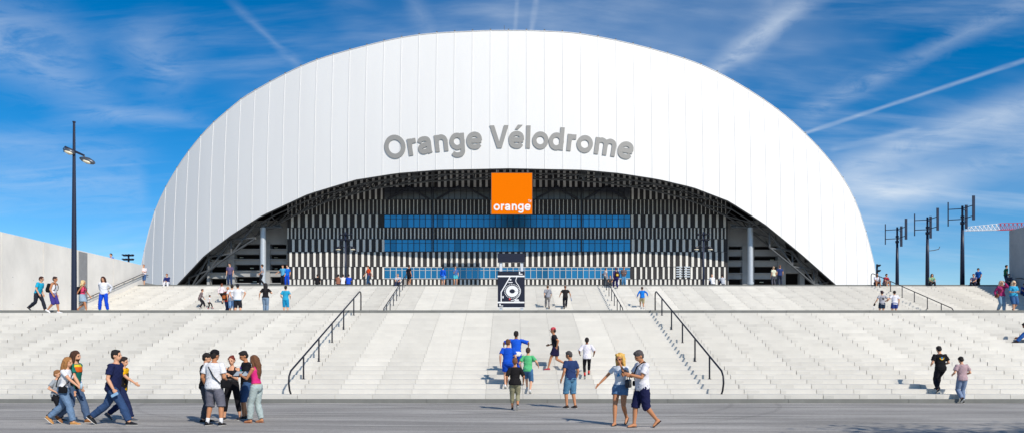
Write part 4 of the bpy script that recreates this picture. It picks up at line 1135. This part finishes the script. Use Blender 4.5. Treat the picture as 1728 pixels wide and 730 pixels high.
a = person('young man in a black printed t-shirt and blue shorts looking down at the map', ground(416, 706), 1.76, 125, upd(STAND, lh=(.10, .32, -.18), rh=(.0, .30, -.26), hp=24, lf=(-.10, .1, 0)), near=True, skin='t', hair=('short', DK), top=('short', (24, 24, 30), .82), bottom=('knee', (60, 90, 132)), shoes=(28, 28, 32),
           prints=[('front', [(((-.08, 1.30), (-.02, 1.34), (.04, 1.30)), .05)], (110, 80, 190), 'print'), ('front', [(((.0, 1.24), (.06, 1.27)), .05)], (40, 180, 200), 'print'), ('front', [(((-.06, 1.24), (-.02, 1.26)), .04)], (150, 205, 60), 'print')])
a = person('woman with long brown hair in a pink vest top and pale jeans holding the map', ground(433, 712.5), 1.66, 78, upd(STAND, lf=(-.08, .14, 0), rf=(.10, -.08, 0), lh=(.08, .36, -.17), rh=(-.02, .38, -.17), hp=16, lean=4), female=True, near=True, skin='t', hair=('long', (105, 68, 42)), top=('tank', (225, 50, 130), 1.02), bottom=('long', (178, 192, 190)), shoes=(150, 90, 60), open_shoe=True)
Ym = 18.35; c = Vector(((409 - 864) * Ym / F, Ym, CH + (HZ - 631) * Ym / F)); t = thing('booklet', 'open dark map booklet held between the standing group', 'booklet', c, radians(-8))
Mx = Matrix.Rotation(radians(28), 4, 'X')
m = MB(); m.box(-.21, -.003, -.13, .13, -.006, .006, Mx @ Matrix.Rotation(radians(6), 4, 'Y')); m.box(.003, .21, -.13, .13, -.006, .006, Mx @ Matrix.Rotation(radians(-6), 4, 'Y')); m.build('cover', cloth((40, 44, 54)), t)
m = MB()
for x0, x1 in ((-.19, -.02), (.02, .19)): m.box(x0, x1, -.11, .11, .020, .026, Mx)
m.build('page', cloth((170, 182, 190)), t)

# --- middle foreground
person('woman in a black top and khaki trousers seen from behind, walking towards the stairs', ground(869, 691.5), 1.56, 4, upd(WALK(.16, 1), lh=(-.10, .03, -.46), rh=(.12, .06, -.44), lean=3), female=True, near=True, skin='t', hair=('short', (120, 78, 50)), top=('elbow', (30, 28, 30), .86), bottom=('crop', (150, 146, 118)), shoes=(30, 30, 34), bw=1.12)
person('grey-haired man in a navy t-shirt and blue denim shorts looking down to the left', ground(963, 688), 1.76, 32, upd(STAND, lf=(-.10, .06, 0), rf=(.13, -.06, 0), hy=28, hp=20, lh=(-.13, .02, -.49)), near=True, skin='t', hair=('short', (70, 66, 66)), top=('short', (42, 62, 108), .88), bottom=('knee', (90, 138, 172)), shoes=(70, 52, 42), bw=1.04)
a = person('blonde woman in sunglasses and denim shorts walking with one hand in her hair', ground(1047, 716.5), 1.72, 152, upd(WALK(.20, -1), lh=(.09, .20, .10), lhp=(-.5, .3, -1), rh=(.34, .12, -.38), hy=-8, hp=12, lean=0), female=True, near=True, skin='t', hair=('curly', (225, 180, 95)), shades=True, top=('tight', (228, 234, 242), .97), bottom=('mini', (90, 125, 165)), shoes=(34, 34, 38), open_shoe=True,
           prints=[('front', [(((-.05, 1.22), (.03, 1.24)), .07)], (80, 160, 215), 'print')])
m = rbox(a['T'](-.235, .10, 1.03), .05, .125, .10); st = MB(); st.tube([a['T'](-.235, .0, 1.10), a['T'](-.22, .03, 1.28), a['T'](-.21, .07, 1.38), a['T'](-.22, .13, 1.28), a['T'](-.235, .2, 1.10)], .012, 6)
attach(a, 'handbag', 'dark blue handbag hanging from the arm of the blonde woman', 'bag', [('bag_body', m, mat('navy_leather', (.015, .018, .035), .35)), ('strap', st, mat('navy_leather', (0, 0, 0)))])
a = person('man in a white t-shirt and navy shorts looking at his phone', ground(1084, 720.5), 1.78, 108, upd(WALK(.26, -1), lf=(-.09, -.30, 0), rf=(.09, .16, 0), lfp=35, lh=(.10, .34, -.20), rh=(-.05, .36, -.20), hp=30, lean=2), near=True, skin='t', hair=('short', (78, 72, 72)), top=('short', (236, 234, 240), .84), bottom=('knee', (28, 32, 72)), shoes=(50, 36, 40), open_shoe=True, bw=1.10)
w = (a['wri'][1] + a['wri'][-1]) / 2 + Vector((0, .10, .04)); m = rbox(w, .036, .006, .07, Matrix.Rotation(radians(-50), 3, 'X'))
attach(a, 'phone', 'dark phone in the hands of the man in the white t-shirt and navy shorts', 'phone', [('phone_case', m, mat('phone_black', (.01, .01, .012), .2))])
st = MB(); T = a['T']; st.tube([T(-.13, .0, 1.50), T(-.05, .155, 1.38), T(.10, .165, 1.18), T(.2, .06, 1.02), T(.10, -.15, 1.15), T(-.06, -.15, 1.38), T(-.13, .0, 1.50)], .013, 6); m = rbox(T(.23, .04, 1.0), .03, .08, .06)
attach(a, 'shoulder_bag', 'small black bag on the strap of the man looking at his phone', 'bag', [('strap', st, cloth(BLK)), ('bag_body', m, cloth(BLK))])

# --- on the lower stairs
person('man in a blue and white football kit climbing with both arms spread wide', low(871, 639), 1.76, 0, upd(CLIMB(1), lh=(-.27, .14, -.17), rh=(.27, .14, -.17), lhp=(-1, -.4, -.3), rhp=(1, -.4, -.3)), skin='d', near=True, hair=('short', DK), top=('elbow', (22, 92, 215), .98), bands=[(.84, 1.0, WHT)], bottom=('long', (20, 80, 200)), shoes=WHT)
person('boy in an all blue football kit climbing left of the woman in black', low(857, 654), 1.74, -4, upd(CLIMB(1), lf=(-.09, .0, 0), rf=(.09, .44, .153), lfp=20, rfp=0, hy=-20), near=True, hair=('short', (100, 66, 42)), top=('short', (18, 84, 205)), bottom=('shorts', (16, 78, 200)), shoes=WHT)
person('boy in a green t-shirt and denim shorts climbing the stairs', low(890.5, 662), 1.60, -10, upd(CLIMB(1), lh=(-.12, .12, -.38), rh=(.20, .12, -.34)), near=True, hair=('short', (72, 50, 36)), top=('short', (95, 195, 130)), bottom=('knee', (75, 120, 165)), shoes=(225, 225, 225), bw=.95)
person('person in a red cap, black t-shirt and shorts running across the stairs to the left', low(938, 626), 1.66, 78, upd(WALK(.30, 1), lean=10, lf=(-.07, .30, 0), rf=(.07, -.36, .06), rfp=45, lh=(-.02, -.14, -.42), rh=(-.02, .20, -.34)), near=True, skin='t', hair=('short', (60, 38, 30)), cap=((215, 80, 90), 'f'), top=('short', (34, 34, 40)), bottom=('shorts', (36, 32, 66)), shoes=(190, 70, 80), bw=.9)
person('boy in a white shirt and black trousers with red knees climbing the stairs', low(990.5, 637), 1.52, -4, upd(CLIMB(1), lf=(-.09, 0, 0), rf=(.09, .44, .153), lfp=25, rfp=0, lh=(-.12, .14, -.34), rh=(.12, .12, -.36)), near=True, kid=False, skin='d', hair=('short', DK), top=('elbow', (236, 232, 240)), bottom=('tight', (26, 24, 30)), shoes=(40, 38, 42), socks=((215, 60, 60), .12), bw=.92)
person('man in a black t-shirt with a gold and blue emblem on the back', low(1587.5, 669), 1.66, -3, upd(CLIMB(-1), lh=(-.03, .18, -.34), rh=(.05, .20, -.32), hp=18), near=True, hair=('short', DK), top=('short', BLK), bottom=('long', (30, 28, 38)), shoes=(50, 60, 65), bw=1.06,
       prints=[('back', [(((-.07, 1.31), (-.055, 1.26), (0, 1.235), (.055, 1.26), (.07, 1.31)), .028)], (235, 190, 50), 'emblem'), ('back', [(((-.02, 1.31), (.02, 1.31)), .05)], (60, 150, 215), 'emblem'), ('back', [(((-.03, 1.265), (.03, 1.265)), .02)], (230, 230, 235), 'emblem')])
person('man in a dusty pink t-shirt and pale jeans stepping up from the asphalt', ground(1624, 679.5), 1.58, 0, upd(WALK(.10, -1), lh=(-.06, .18, -.34), rh=(.05, .20, -.32), hp=20), near=True, hair=('short', DK), top=('short', (188, 160, 165)), bottom=('long', (130, 148, 178)), shoes=(28, 28, 34), bw=1.0)
person('person in a white t-shirt sitting on the lower stairs at the right', low(1743, 577), 1.7, 62, upd(SIT, lf=(-.12, .60, -.0), rf=(.12, .55, .0), hp=24), skin='d', hair=('short', DK), top=('short', WHT), bottom=('long', (50, 110, 190)), shoes=(60, 50, 50))

# --- landing at the left
person('man in a bright cyan t-shirt and dark jeans stepping onto the landing', land(63, 37.25), 1.80, -90, upd(WALK(.34, 1), py=.02, lean=16, lh=(-.02, .02, -.5), rh=(.05, .08, -.5), hp=6), near=True, shades=True, hair=('short', (66, 36, 28)), top=('short', (35, 178, 215), .84), bottom=('long', (42, 46, 58)), shoes=(55, 60, 66))
L2p = Vector(((88 - 864) * 36.2 / F, 36.25, Z1 + (NL - 1) * H1 + .003))
a = person('man in a white vest and purple shorts with a black backpack stepping onto the landing', L2p, 1.80, -88, upd(CLIMB(1), lf=(-.09, .22, .0), rf=(.09, -.18, 0), rfp=30, lean=10, lh=(-.03, .0, -.5), rh=(.04, .05, -.5)), near=True, skin='t', hair=('short', (60, 40, 34)), top=('tank', WHT), bottom=('knee', (70, 62, 140)), shoes=WHT)
backpack(a, 'black backpack of the man in a white vest on the landing', BLK)
a = person('blonde woman in a pink vest top and pale denim skirt beside the lamp post', land(139, 38.2), 1.66, -82, upd(WALK(.24, -1), hp=0), female=True, near=True, skin='t', hair=('curly', (232, 205, 150)), top=('tank', (235, 80, 120), 1.0), bottom=('skirt', (160, 185, 205)), shoes=(190, 140, 100), open_shoe=True)
backpack(a, 'black backpack of the blonde woman in pink beside the lamp post', BLK, .95)
person('person in a white sports jacket and blue tracksuit trousers standing with hands behind the back', land(175, 37.6), 1.76, 182, upd(STAND, lf=(-.20, .0, 0), rf=(.20, .0, 0), lh=(-.02, -.18, -.40), rh=(.02, -.18, -.40), lhp=(-.6, -.8, 0), rhp=(.6, -.8, 0), hp=18), near=True, hair=('bob', (66, 36, 28)), top=('long', (236, 238, 244)), bottom=('long', (20, 80, 215)), shoes=(50, 190, 175), bw=1.05)
person('person in blue looking over the top of the long pale wall', Vector(((187.6 - 864) * 58.6 / F, 58.6, Z3 + .402)), 1.82, 160, STAND, hair=('short', DK), top=('short', BLUE))

# --- landing and upper stairs, middle
person('person in a long brown coat climbing to the right', upp(337, 520), 1.50, -55, upd(CLIMB(1), lean=20), hair=('short', (90, 60, 45)), top=('long', (128, 112, 112), .74), bottom=('long', (40, 38, 46)), shoes=(200, 195, 190))
person('small child in a white t-shirt climbing beside the brown coat', upp(352, 520), 1.02, -40, upd(CLIMB(-1), lean=14), kid=True, hair=('short', DK), top=('short', WHT), bottom=('long', (34, 32, 38)), shoes=(200, 120, 130))
person('brown-haired woman in a white shirt and black trousers climbing ahead of the red t-shirt', upp(373.5, 513), 1.56, -10, CLIMB(1), female=True, hair=('pony', (110, 60, 40)), top=('long', (238, 222, 226)), bottom=('tight', (30, 28, 34)), shoes=BLK)
a = person('bald man in a red t-shirt with a dark backpack standing on the landing', land_head(384, 483, 1.70), 1.70, -20, STAND, skin='t', hair=('bald', DK), top=('short', (205, 62, 45)), bottom=('long', (44, 58, 96)), bw=1.08)
backpack(a, 'dark brown and orange backpack on the man in a red t-shirt', (62, 42, 34), 1.0, (190, 100, 50))
person('dark-haired man in a white shirt between the red t-shirt and the white cap', land_head(391.5, 479.5, 1.78), 1.78, 10, STAND, hair=('short', DK), top=('short', (232, 232, 240)), bottom=('knee', (130, 170, 215)))
person('heavy man in a white t-shirt and dark cap with hands on his hips, from behind', land_head(401, 478.7, 1.76), 1.76, 4, upd(STAND, lf=(-.15, 0, 0), rf=(.15, 0, 0), lh=(-.13, -.02, -.38), rh=(.13, -.02, -.38), lhp=(-1, -.2, 0), rhp=(1, -.2, 0)), hair=('short', DK), cap=((30, 34, 46), 'f'), top=('short', WHT), bottom=('knee', (36, 38, 46)), bw=1.22, bands=[(.84, .885, (40, 160, 215))])
person('woman with long black hair in a black top and jeans, from behind', land_head(448, 477, 1.66), 1.66, 5, upd(STAND, lf=(-.08, .12, 0), rf=(.09, -.05, 0), lh=(-.20, .05, -.46), rh=(.10, .22, -.18)), female=True, near=True, hair=('long', (26, 22, 24)), top=('short', (30, 28, 32), .92), bottom=('long', (125, 148, 172)), bw=1.05)
person('boy in a cyan t-shirt and shorts standing on the landing', land_head(482, 482, 1.52), 1.52, 4, upd(STAND, lh=(-.06, .16, -.38), rh=(.06, .16, -.38)), near=True, hair=('short', DK), top=('short', (45, 165, 205)), bottom=('knee', (30, 150, 200)), shoes=(190, 150, 130))
a = person('man in a grey shirt with a shoulder bag climbing right of the information panel', upp(924.5, 521), 1.74, 6, CLIMB(1), hair=('short', (100, 75, 55)), top=('elbow', (150, 152, 160)), bottom=('long', (155, 150, 148)), shoes=(90, 70, 60), bw=.95)
shoulder_bag(a, 'dark shoulder bag of the man in a grey shirt', (60, 60, 72), -1)
a = person('man in a black t-shirt and trousers climbing with a blue scarf in his hand', upp(954, 522), 1.72, 0, upd(CLIMB(-1), lh=(-.24, .03, -.44), rh=(.22, .06, -.44)), skin='t', hair=('short', (110, 70, 50)), top=('short', (36, 34, 36)), bottom=('long', (26, 30, 42)), shoes=BLK, bw=1.05)
w = a['wri'][1]; m = MB(); m.tube([w + Vector((0, .03, -.06)), w + Vector((.03, .03, -.18)), w + Vector((.07, .02, -.34))], [.03, .045, .04], 10, flat=.5)
attach(a, 'scarf', 'blue scarf in the hand of the man in black', 'scarf', [('scarf_cloth', m, cloth((70, 120, 180)))])
person('man in a blue top and beige shorts running up the stairs', upp(1084, 522), 1.64, 0, upd(CLIMB(1), lean=12, lh=(-.20, .04, -.42), rh=(.24, -.08, -.36)), skin='t', hair=('short', BR), top=('long', (20, 120, 215)), bottom=('knee', (196, 182, 140)), shoes=(235, 235, 235))

# --- top edge, standing
def stand_top(label, px, H=1.75, hd=180, **k): return person(label, topp(px), H, hd, k.pop('pose', STAND), **k)
stand_top('man in a white t-shirt and denim shorts leaning by the end of the wall handrail', 242.5, 1.78, 200, pose=upd(STAND, lh=(.12, .20, -.26), rh=(-.12, .20, -.26), lf=(-.05, .1, 0)), top=('short', (238, 225, 228)), bottom=('knee', (70, 100, 145)), hair=('short', (140, 90, 60)))
stand_top('man in a purple grey t-shirt standing on the top edge before the dark openings', 388, 1.90, 185, near=True, top=('short', (98, 88, 120)), bottom=('long', (44, 62, 100)), hair=('short', DK), pose=upd(STAND, hy=-30))
stand_top('slim man in a grey t-shirt and black trousers beside the left steel column', 441.5, 1.80, 95, near=True, pose=upd(WALK(.16, -1), lean=-4, rh=(.0, .16, -.42), lh=(0, .16, -.42)), top=('short', (160, 162, 172)), bottom=('long', (30, 30, 38)), hair=('short', DK), bw=.9)
stand_top('man in a pale blue t-shirt pointing left beside the boy in blue kit', 477.5, 1.74, 160, near=True, pose=upd(STAND, rh=(.34, .12, -.34)), top=('short', (90, 175, 215)), bottom=('long', (30, 32, 44)), hair=('short', BR))
stand_top('boy in an all blue kit next to the man in the pale blue t-shirt', 484.5, 1.73, 185, near=True, pose=upd(STAND, lf=(-.14, 0, 0), rf=(.14, 0, 0)), top=('short', (15, 110, 215)), bottom=('long', (15, 75, 205)), hair=('short', BR))
stand_top('person in an orange and navy shirt walking left before the stripes', 622, 1.70, 120, near=True, pose=WALK(.18, 1), top=('short', (230, 85, 40)), bands=[(.88, 1.1, (40, 44, 80))], bottom=('long', (40, 74, 110)), hair=('short', BR))
stand_top('man in black at the top of the left handrail', 690, 1.74, -40, near=True, top=('short', (28, 28, 40)), bottom=('shorts', (28, 28, 38)), skin='t', hair=('short', DK), bw=1.08)
stand_top('man in a blue jacket and pale blue shorts on the top edge', 747.5, 1.60, -20, near=True, top=('long', (15, 90, 215)), bottom=('shorts', (90, 160, 230)), hair=('short', DK), bw=1.08)
stand_top('man in a grey blue t-shirt and cyan shorts on the top edge', 768.5, 1.64, 195, near=True, pose=upd(STAND, rh=(-.1, .22, -.1)), top=('short', (70, 110, 170)), bottom=('shorts', (80, 190, 205)), hair=('short', (120, 80, 60)))
a = person('person with a yellow and black backpack stepping down at the top of the right handrail', upp(1040, 486), 1.74, 10, upd(CLIMB(1), lean=4), near=True, hair=('short', (80, 50, 60)), top=('long', (60, 50, 110)), bottom=('long', (40, 36, 96)), shoes=(60, 60, 90))
backpack(a, 'small yellow and black backpack at the top of the right handrail', (60, 50, 30), .85, (230, 185, 70))
stand_top('heavy person in a brown sweater and jeans at the top of the right handrail', 1052.5, 1.60, 180, near=True, pose=upd(STAND, lh=(.05, .2, -.3), rh=(-.05, .2, -.3)), top=('long', (112, 98, 98)), bottom=('long', (88, 150, 195)), hair=('bald', DK), skin='t', bw=1.2)
stand_top('slim person in a white top and grey trousers at the top of the right handrail', 1021, 1.50, -60, near=True, pose=upd(STAND, lean=8), top=('tight', (222, 215, 215)), bottom=('long', (120, 128, 130)), hair=('short', (90, 60, 50)))
stand_top('man in a pale yellow shirt before the right concrete openings', 1305.5, 1.32 + .3, 20, top=('short', (225, 225, 200)), bottom=('long', (90, 90, 100)), hair=('short', (180, 150, 120)))
stand_top('man in a navy t-shirt before the right concrete openings', 1316, 1.72, -10, top=('short', (50, 66, 120)), bottom=('long', (44, 50, 70)), hair=('short', (120, 80, 60)))
person('person in a blue t-shirt and dark cap standing right of the tallest wind turbine', topp(1651, 64.5), 1.72, 110, STAND, near=True, hair=('short', DK), cap=((40, 44, 60), 'f'), top=('short', (30, 110, 205)), bottom=('long', BLK), bw=1.12)
person('person in green leaning at the end of the high shaded wall', topp(1697, 62.6), 1.78, -100, upd(STAND, lean=6), hair=('short', DK), top=('short', (40, 120, 80)), bottom=('long', (40, 50, 80)))

# --- sitting on the top edge
def sit_top(label, px, H=1.72, hd=180, **k):
    Y = 61.42; return person(label, Vector(((px - 864) * Y / F, Y, Z3 + .008)), H, hd, upd(SIT, **k.pop('pose', {})), **k)
sit_top('man in a navy shirt and white trousers sitting alone left of the dark truss', 283.7, near=True, top=('long', (40, 48, 110)), bottom=('long', (230, 230, 236)), hair=('short', (120, 70, 50)), shoes=(60, 60, 70))
sit_top('person in black sitting before the stripes, left of the floodlight mast', 535, hd=5, pose=dict(lf=(-.15, .5, .0), rf=(.15, .5, .0)), top=('short', BLK), bottom=('long', BLK), hair=('short', DK))
for px, rgb, lb in ((570.5, (150, 100, 80), 'sitting person in a brown top, first of three under the floodlight mast'), (578.5, WHT, 'sitting person in a white t-shirt, in the middle of three under the mast'), (588, (30, 80, 200), 'sitting person in a blue t-shirt, right of the white t-shirt under the mast')):
    sit_top(lb, px, hd=8, pose=dict(lf=(-.15, .5, .0), rf=(.15, .5, .0)), top=('short', rgb), hair=('short', DK))
sit_top('person in a pale grey t-shirt sitting left of the man in black at the handrail', 672, hd=180, pose=dict(lf=(-.15, .3, -.153)), top=('short', (200, 200, 208)), hair=('short', (150, 110, 90)))
sit_top('child in black and white sitting at the top of the right handrail', 1030, 1.45, hd=170, top=('short', (90, 88, 86)), bottom=('long', (120, 118, 116)), hair=('short', (120, 84, 70)))
sit_top('person in white sitting before the right end of the stripes', 1203, hd=5, pose=dict(lf=(-.15, .5, .0), rf=(.15, .5, .0)), top=('short', WHT), hair=('bald', DK))
sit_top('dark-haired person in pale grey sitting nearest the right concrete frame', 1220.5, hd=5, pose=dict(lf=(-.15, .5, .0), rf=(.15, .5, .0)), top=('short', (190, 194, 200)), hair=('short', DK))
sit_top('bald man in a white t-shirt and shorts sitting beside the right handrail', 1478.5, near=True, hd=175, top=('short', (225, 225, 235)), bottom=('shorts', (60, 60, 80)), hair=('bald', DK), skin='t', shoes=(60, 50, 50), bw=1.1)
sit_top('person in a dark red shirt sitting beside the bald man', 1492.5, near=True, hd=195, top=('short', (170, 40, 60)), bottom=('shorts', (150, 140, 150)), hair=('short', DK), shoes=(215, 215, 120))
sit_top('person in pale green sitting against the middle wind turbine', 1571, hd=170, top=('short', (150, 190, 150)), bottom=('long', (60, 60, 66)), hair=('bob', DK))
sit_top('person in a grey and purple shirt sitting beside the blue t-shirt', 1644.5, hd=130, top=('short', (130, 120, 150)), bottom=('long', (40, 40, 60)), hair=('short', (110, 60, 60)))
sit_top('person in a dark grey jacket sitting at the foot of the high shaded wall', 1701, hd=165, top=('long', (86, 84, 100)), bottom=('long', (50, 60, 90)), hair=('short', (100, 70, 70)))

# --- right landing
a = person('boy in a grey football shirt with the number 18 on his back', land_head(1488.5, 490, 1.60), 1.60, 0, upd(STAND, lh=(-.24, .06, -.42), rh=(.18, .16, -.28)), near=True, hair=('short', (60, 36, 40)), top=('short', (172, 172, 180)), bottom=('shorts', (30, 50, 72)), shoes=BLK,
           prints=[('back', [(((-.035, 1.16), (-.035, 1.30)), .024), (((-.035, 1.29), (-.065, 1.265)), .018)], (38, 38, 46), 'shirt_number'), ('back', [([(.045 + .026 * cos(k * pi / 5), 1.264 + .028 * sin(k * pi / 5)) for k in range(11)], .020), ([(.045 + .030 * cos(k * pi / 5), 1.198 + .032 * sin(k * pi / 5)) for k in range(11)], .020)], (38, 38, 46), 'shirt_number')])
w = a['wri'][-1]; m = rbox(w + Vector((-.03, .02, -.12)), .05, .03, .09, Matrix.Rotation(radians(25), 3, 'Y')); c = MB(); c.tube([w + Vector((-.05, .02, -.2)), w + Vector((-.16, .02, -.42)), w + Vector((-.12, .02, -.46)), w + Vector((.0, .02, -.22))], .012, 6)
attach(a, 'folded_jacket', 'black and white jacket in the hand of the boy in the number 18 shirt', 'jacket', [('jacket_cloth', m, cloth(BLK)), ('white_trim', c, cloth(WHT))])
person('boy in a white t-shirt and blue shorts beside the number 18 shirt', land_head(1509.5, 490, 1.60), 1.60, -6, upd(STAND, lh=(-.20, .16, -.30), rh=(.10, .04, -.5)), near=True, hair=('short', DK), top=('short', (238, 236, 244)), bottom=('shorts', (50, 70, 140)))
a = person('woman in a magenta blouse and pale jeans shading her eyes with her hand', land(1689.5, 38.6), 1.66, 178, upd(WALK(.12, 1), lh=(.09, .20, .22), lhp=(-.5, .4, -1), rh=(.10, -.02, -.48), lean=0), female=True, near=True, hair=('bob', (205, 165, 140)), top=('long', (175, 50, 110), .90), bottom=('long', (125, 158, 182)), shoes=(150, 110, 100), bw=1.12)
shoulder_bag(a, 'small brown bag at the hip of the woman in magenta', (130, 80, 55), 1)
person('woman in a cyan t-shirt and knee-length jeans beside the woman in magenta', land(1710.5, 38.2), 1.62, 180, upd(WALK(.10, -1), lh=(.06, .26, -.28), rh=(-.06, .26, -.28), lean=0), female=True, near=True, shades=True, hair=('bob', (225, 200, 165)), top=('short', (60, 175, 220), .9), bottom=('knee', (60, 100, 150)), shoes=(170, 120, 100), bw=1.14)
person('person in blue sitting in the shade of the wall at the far right', upp(1726, 497), 1.7, 175, SIT, hair=('short', DK), top=('short', (30, 70, 150)), bottom=('long', (40, 60, 110)))
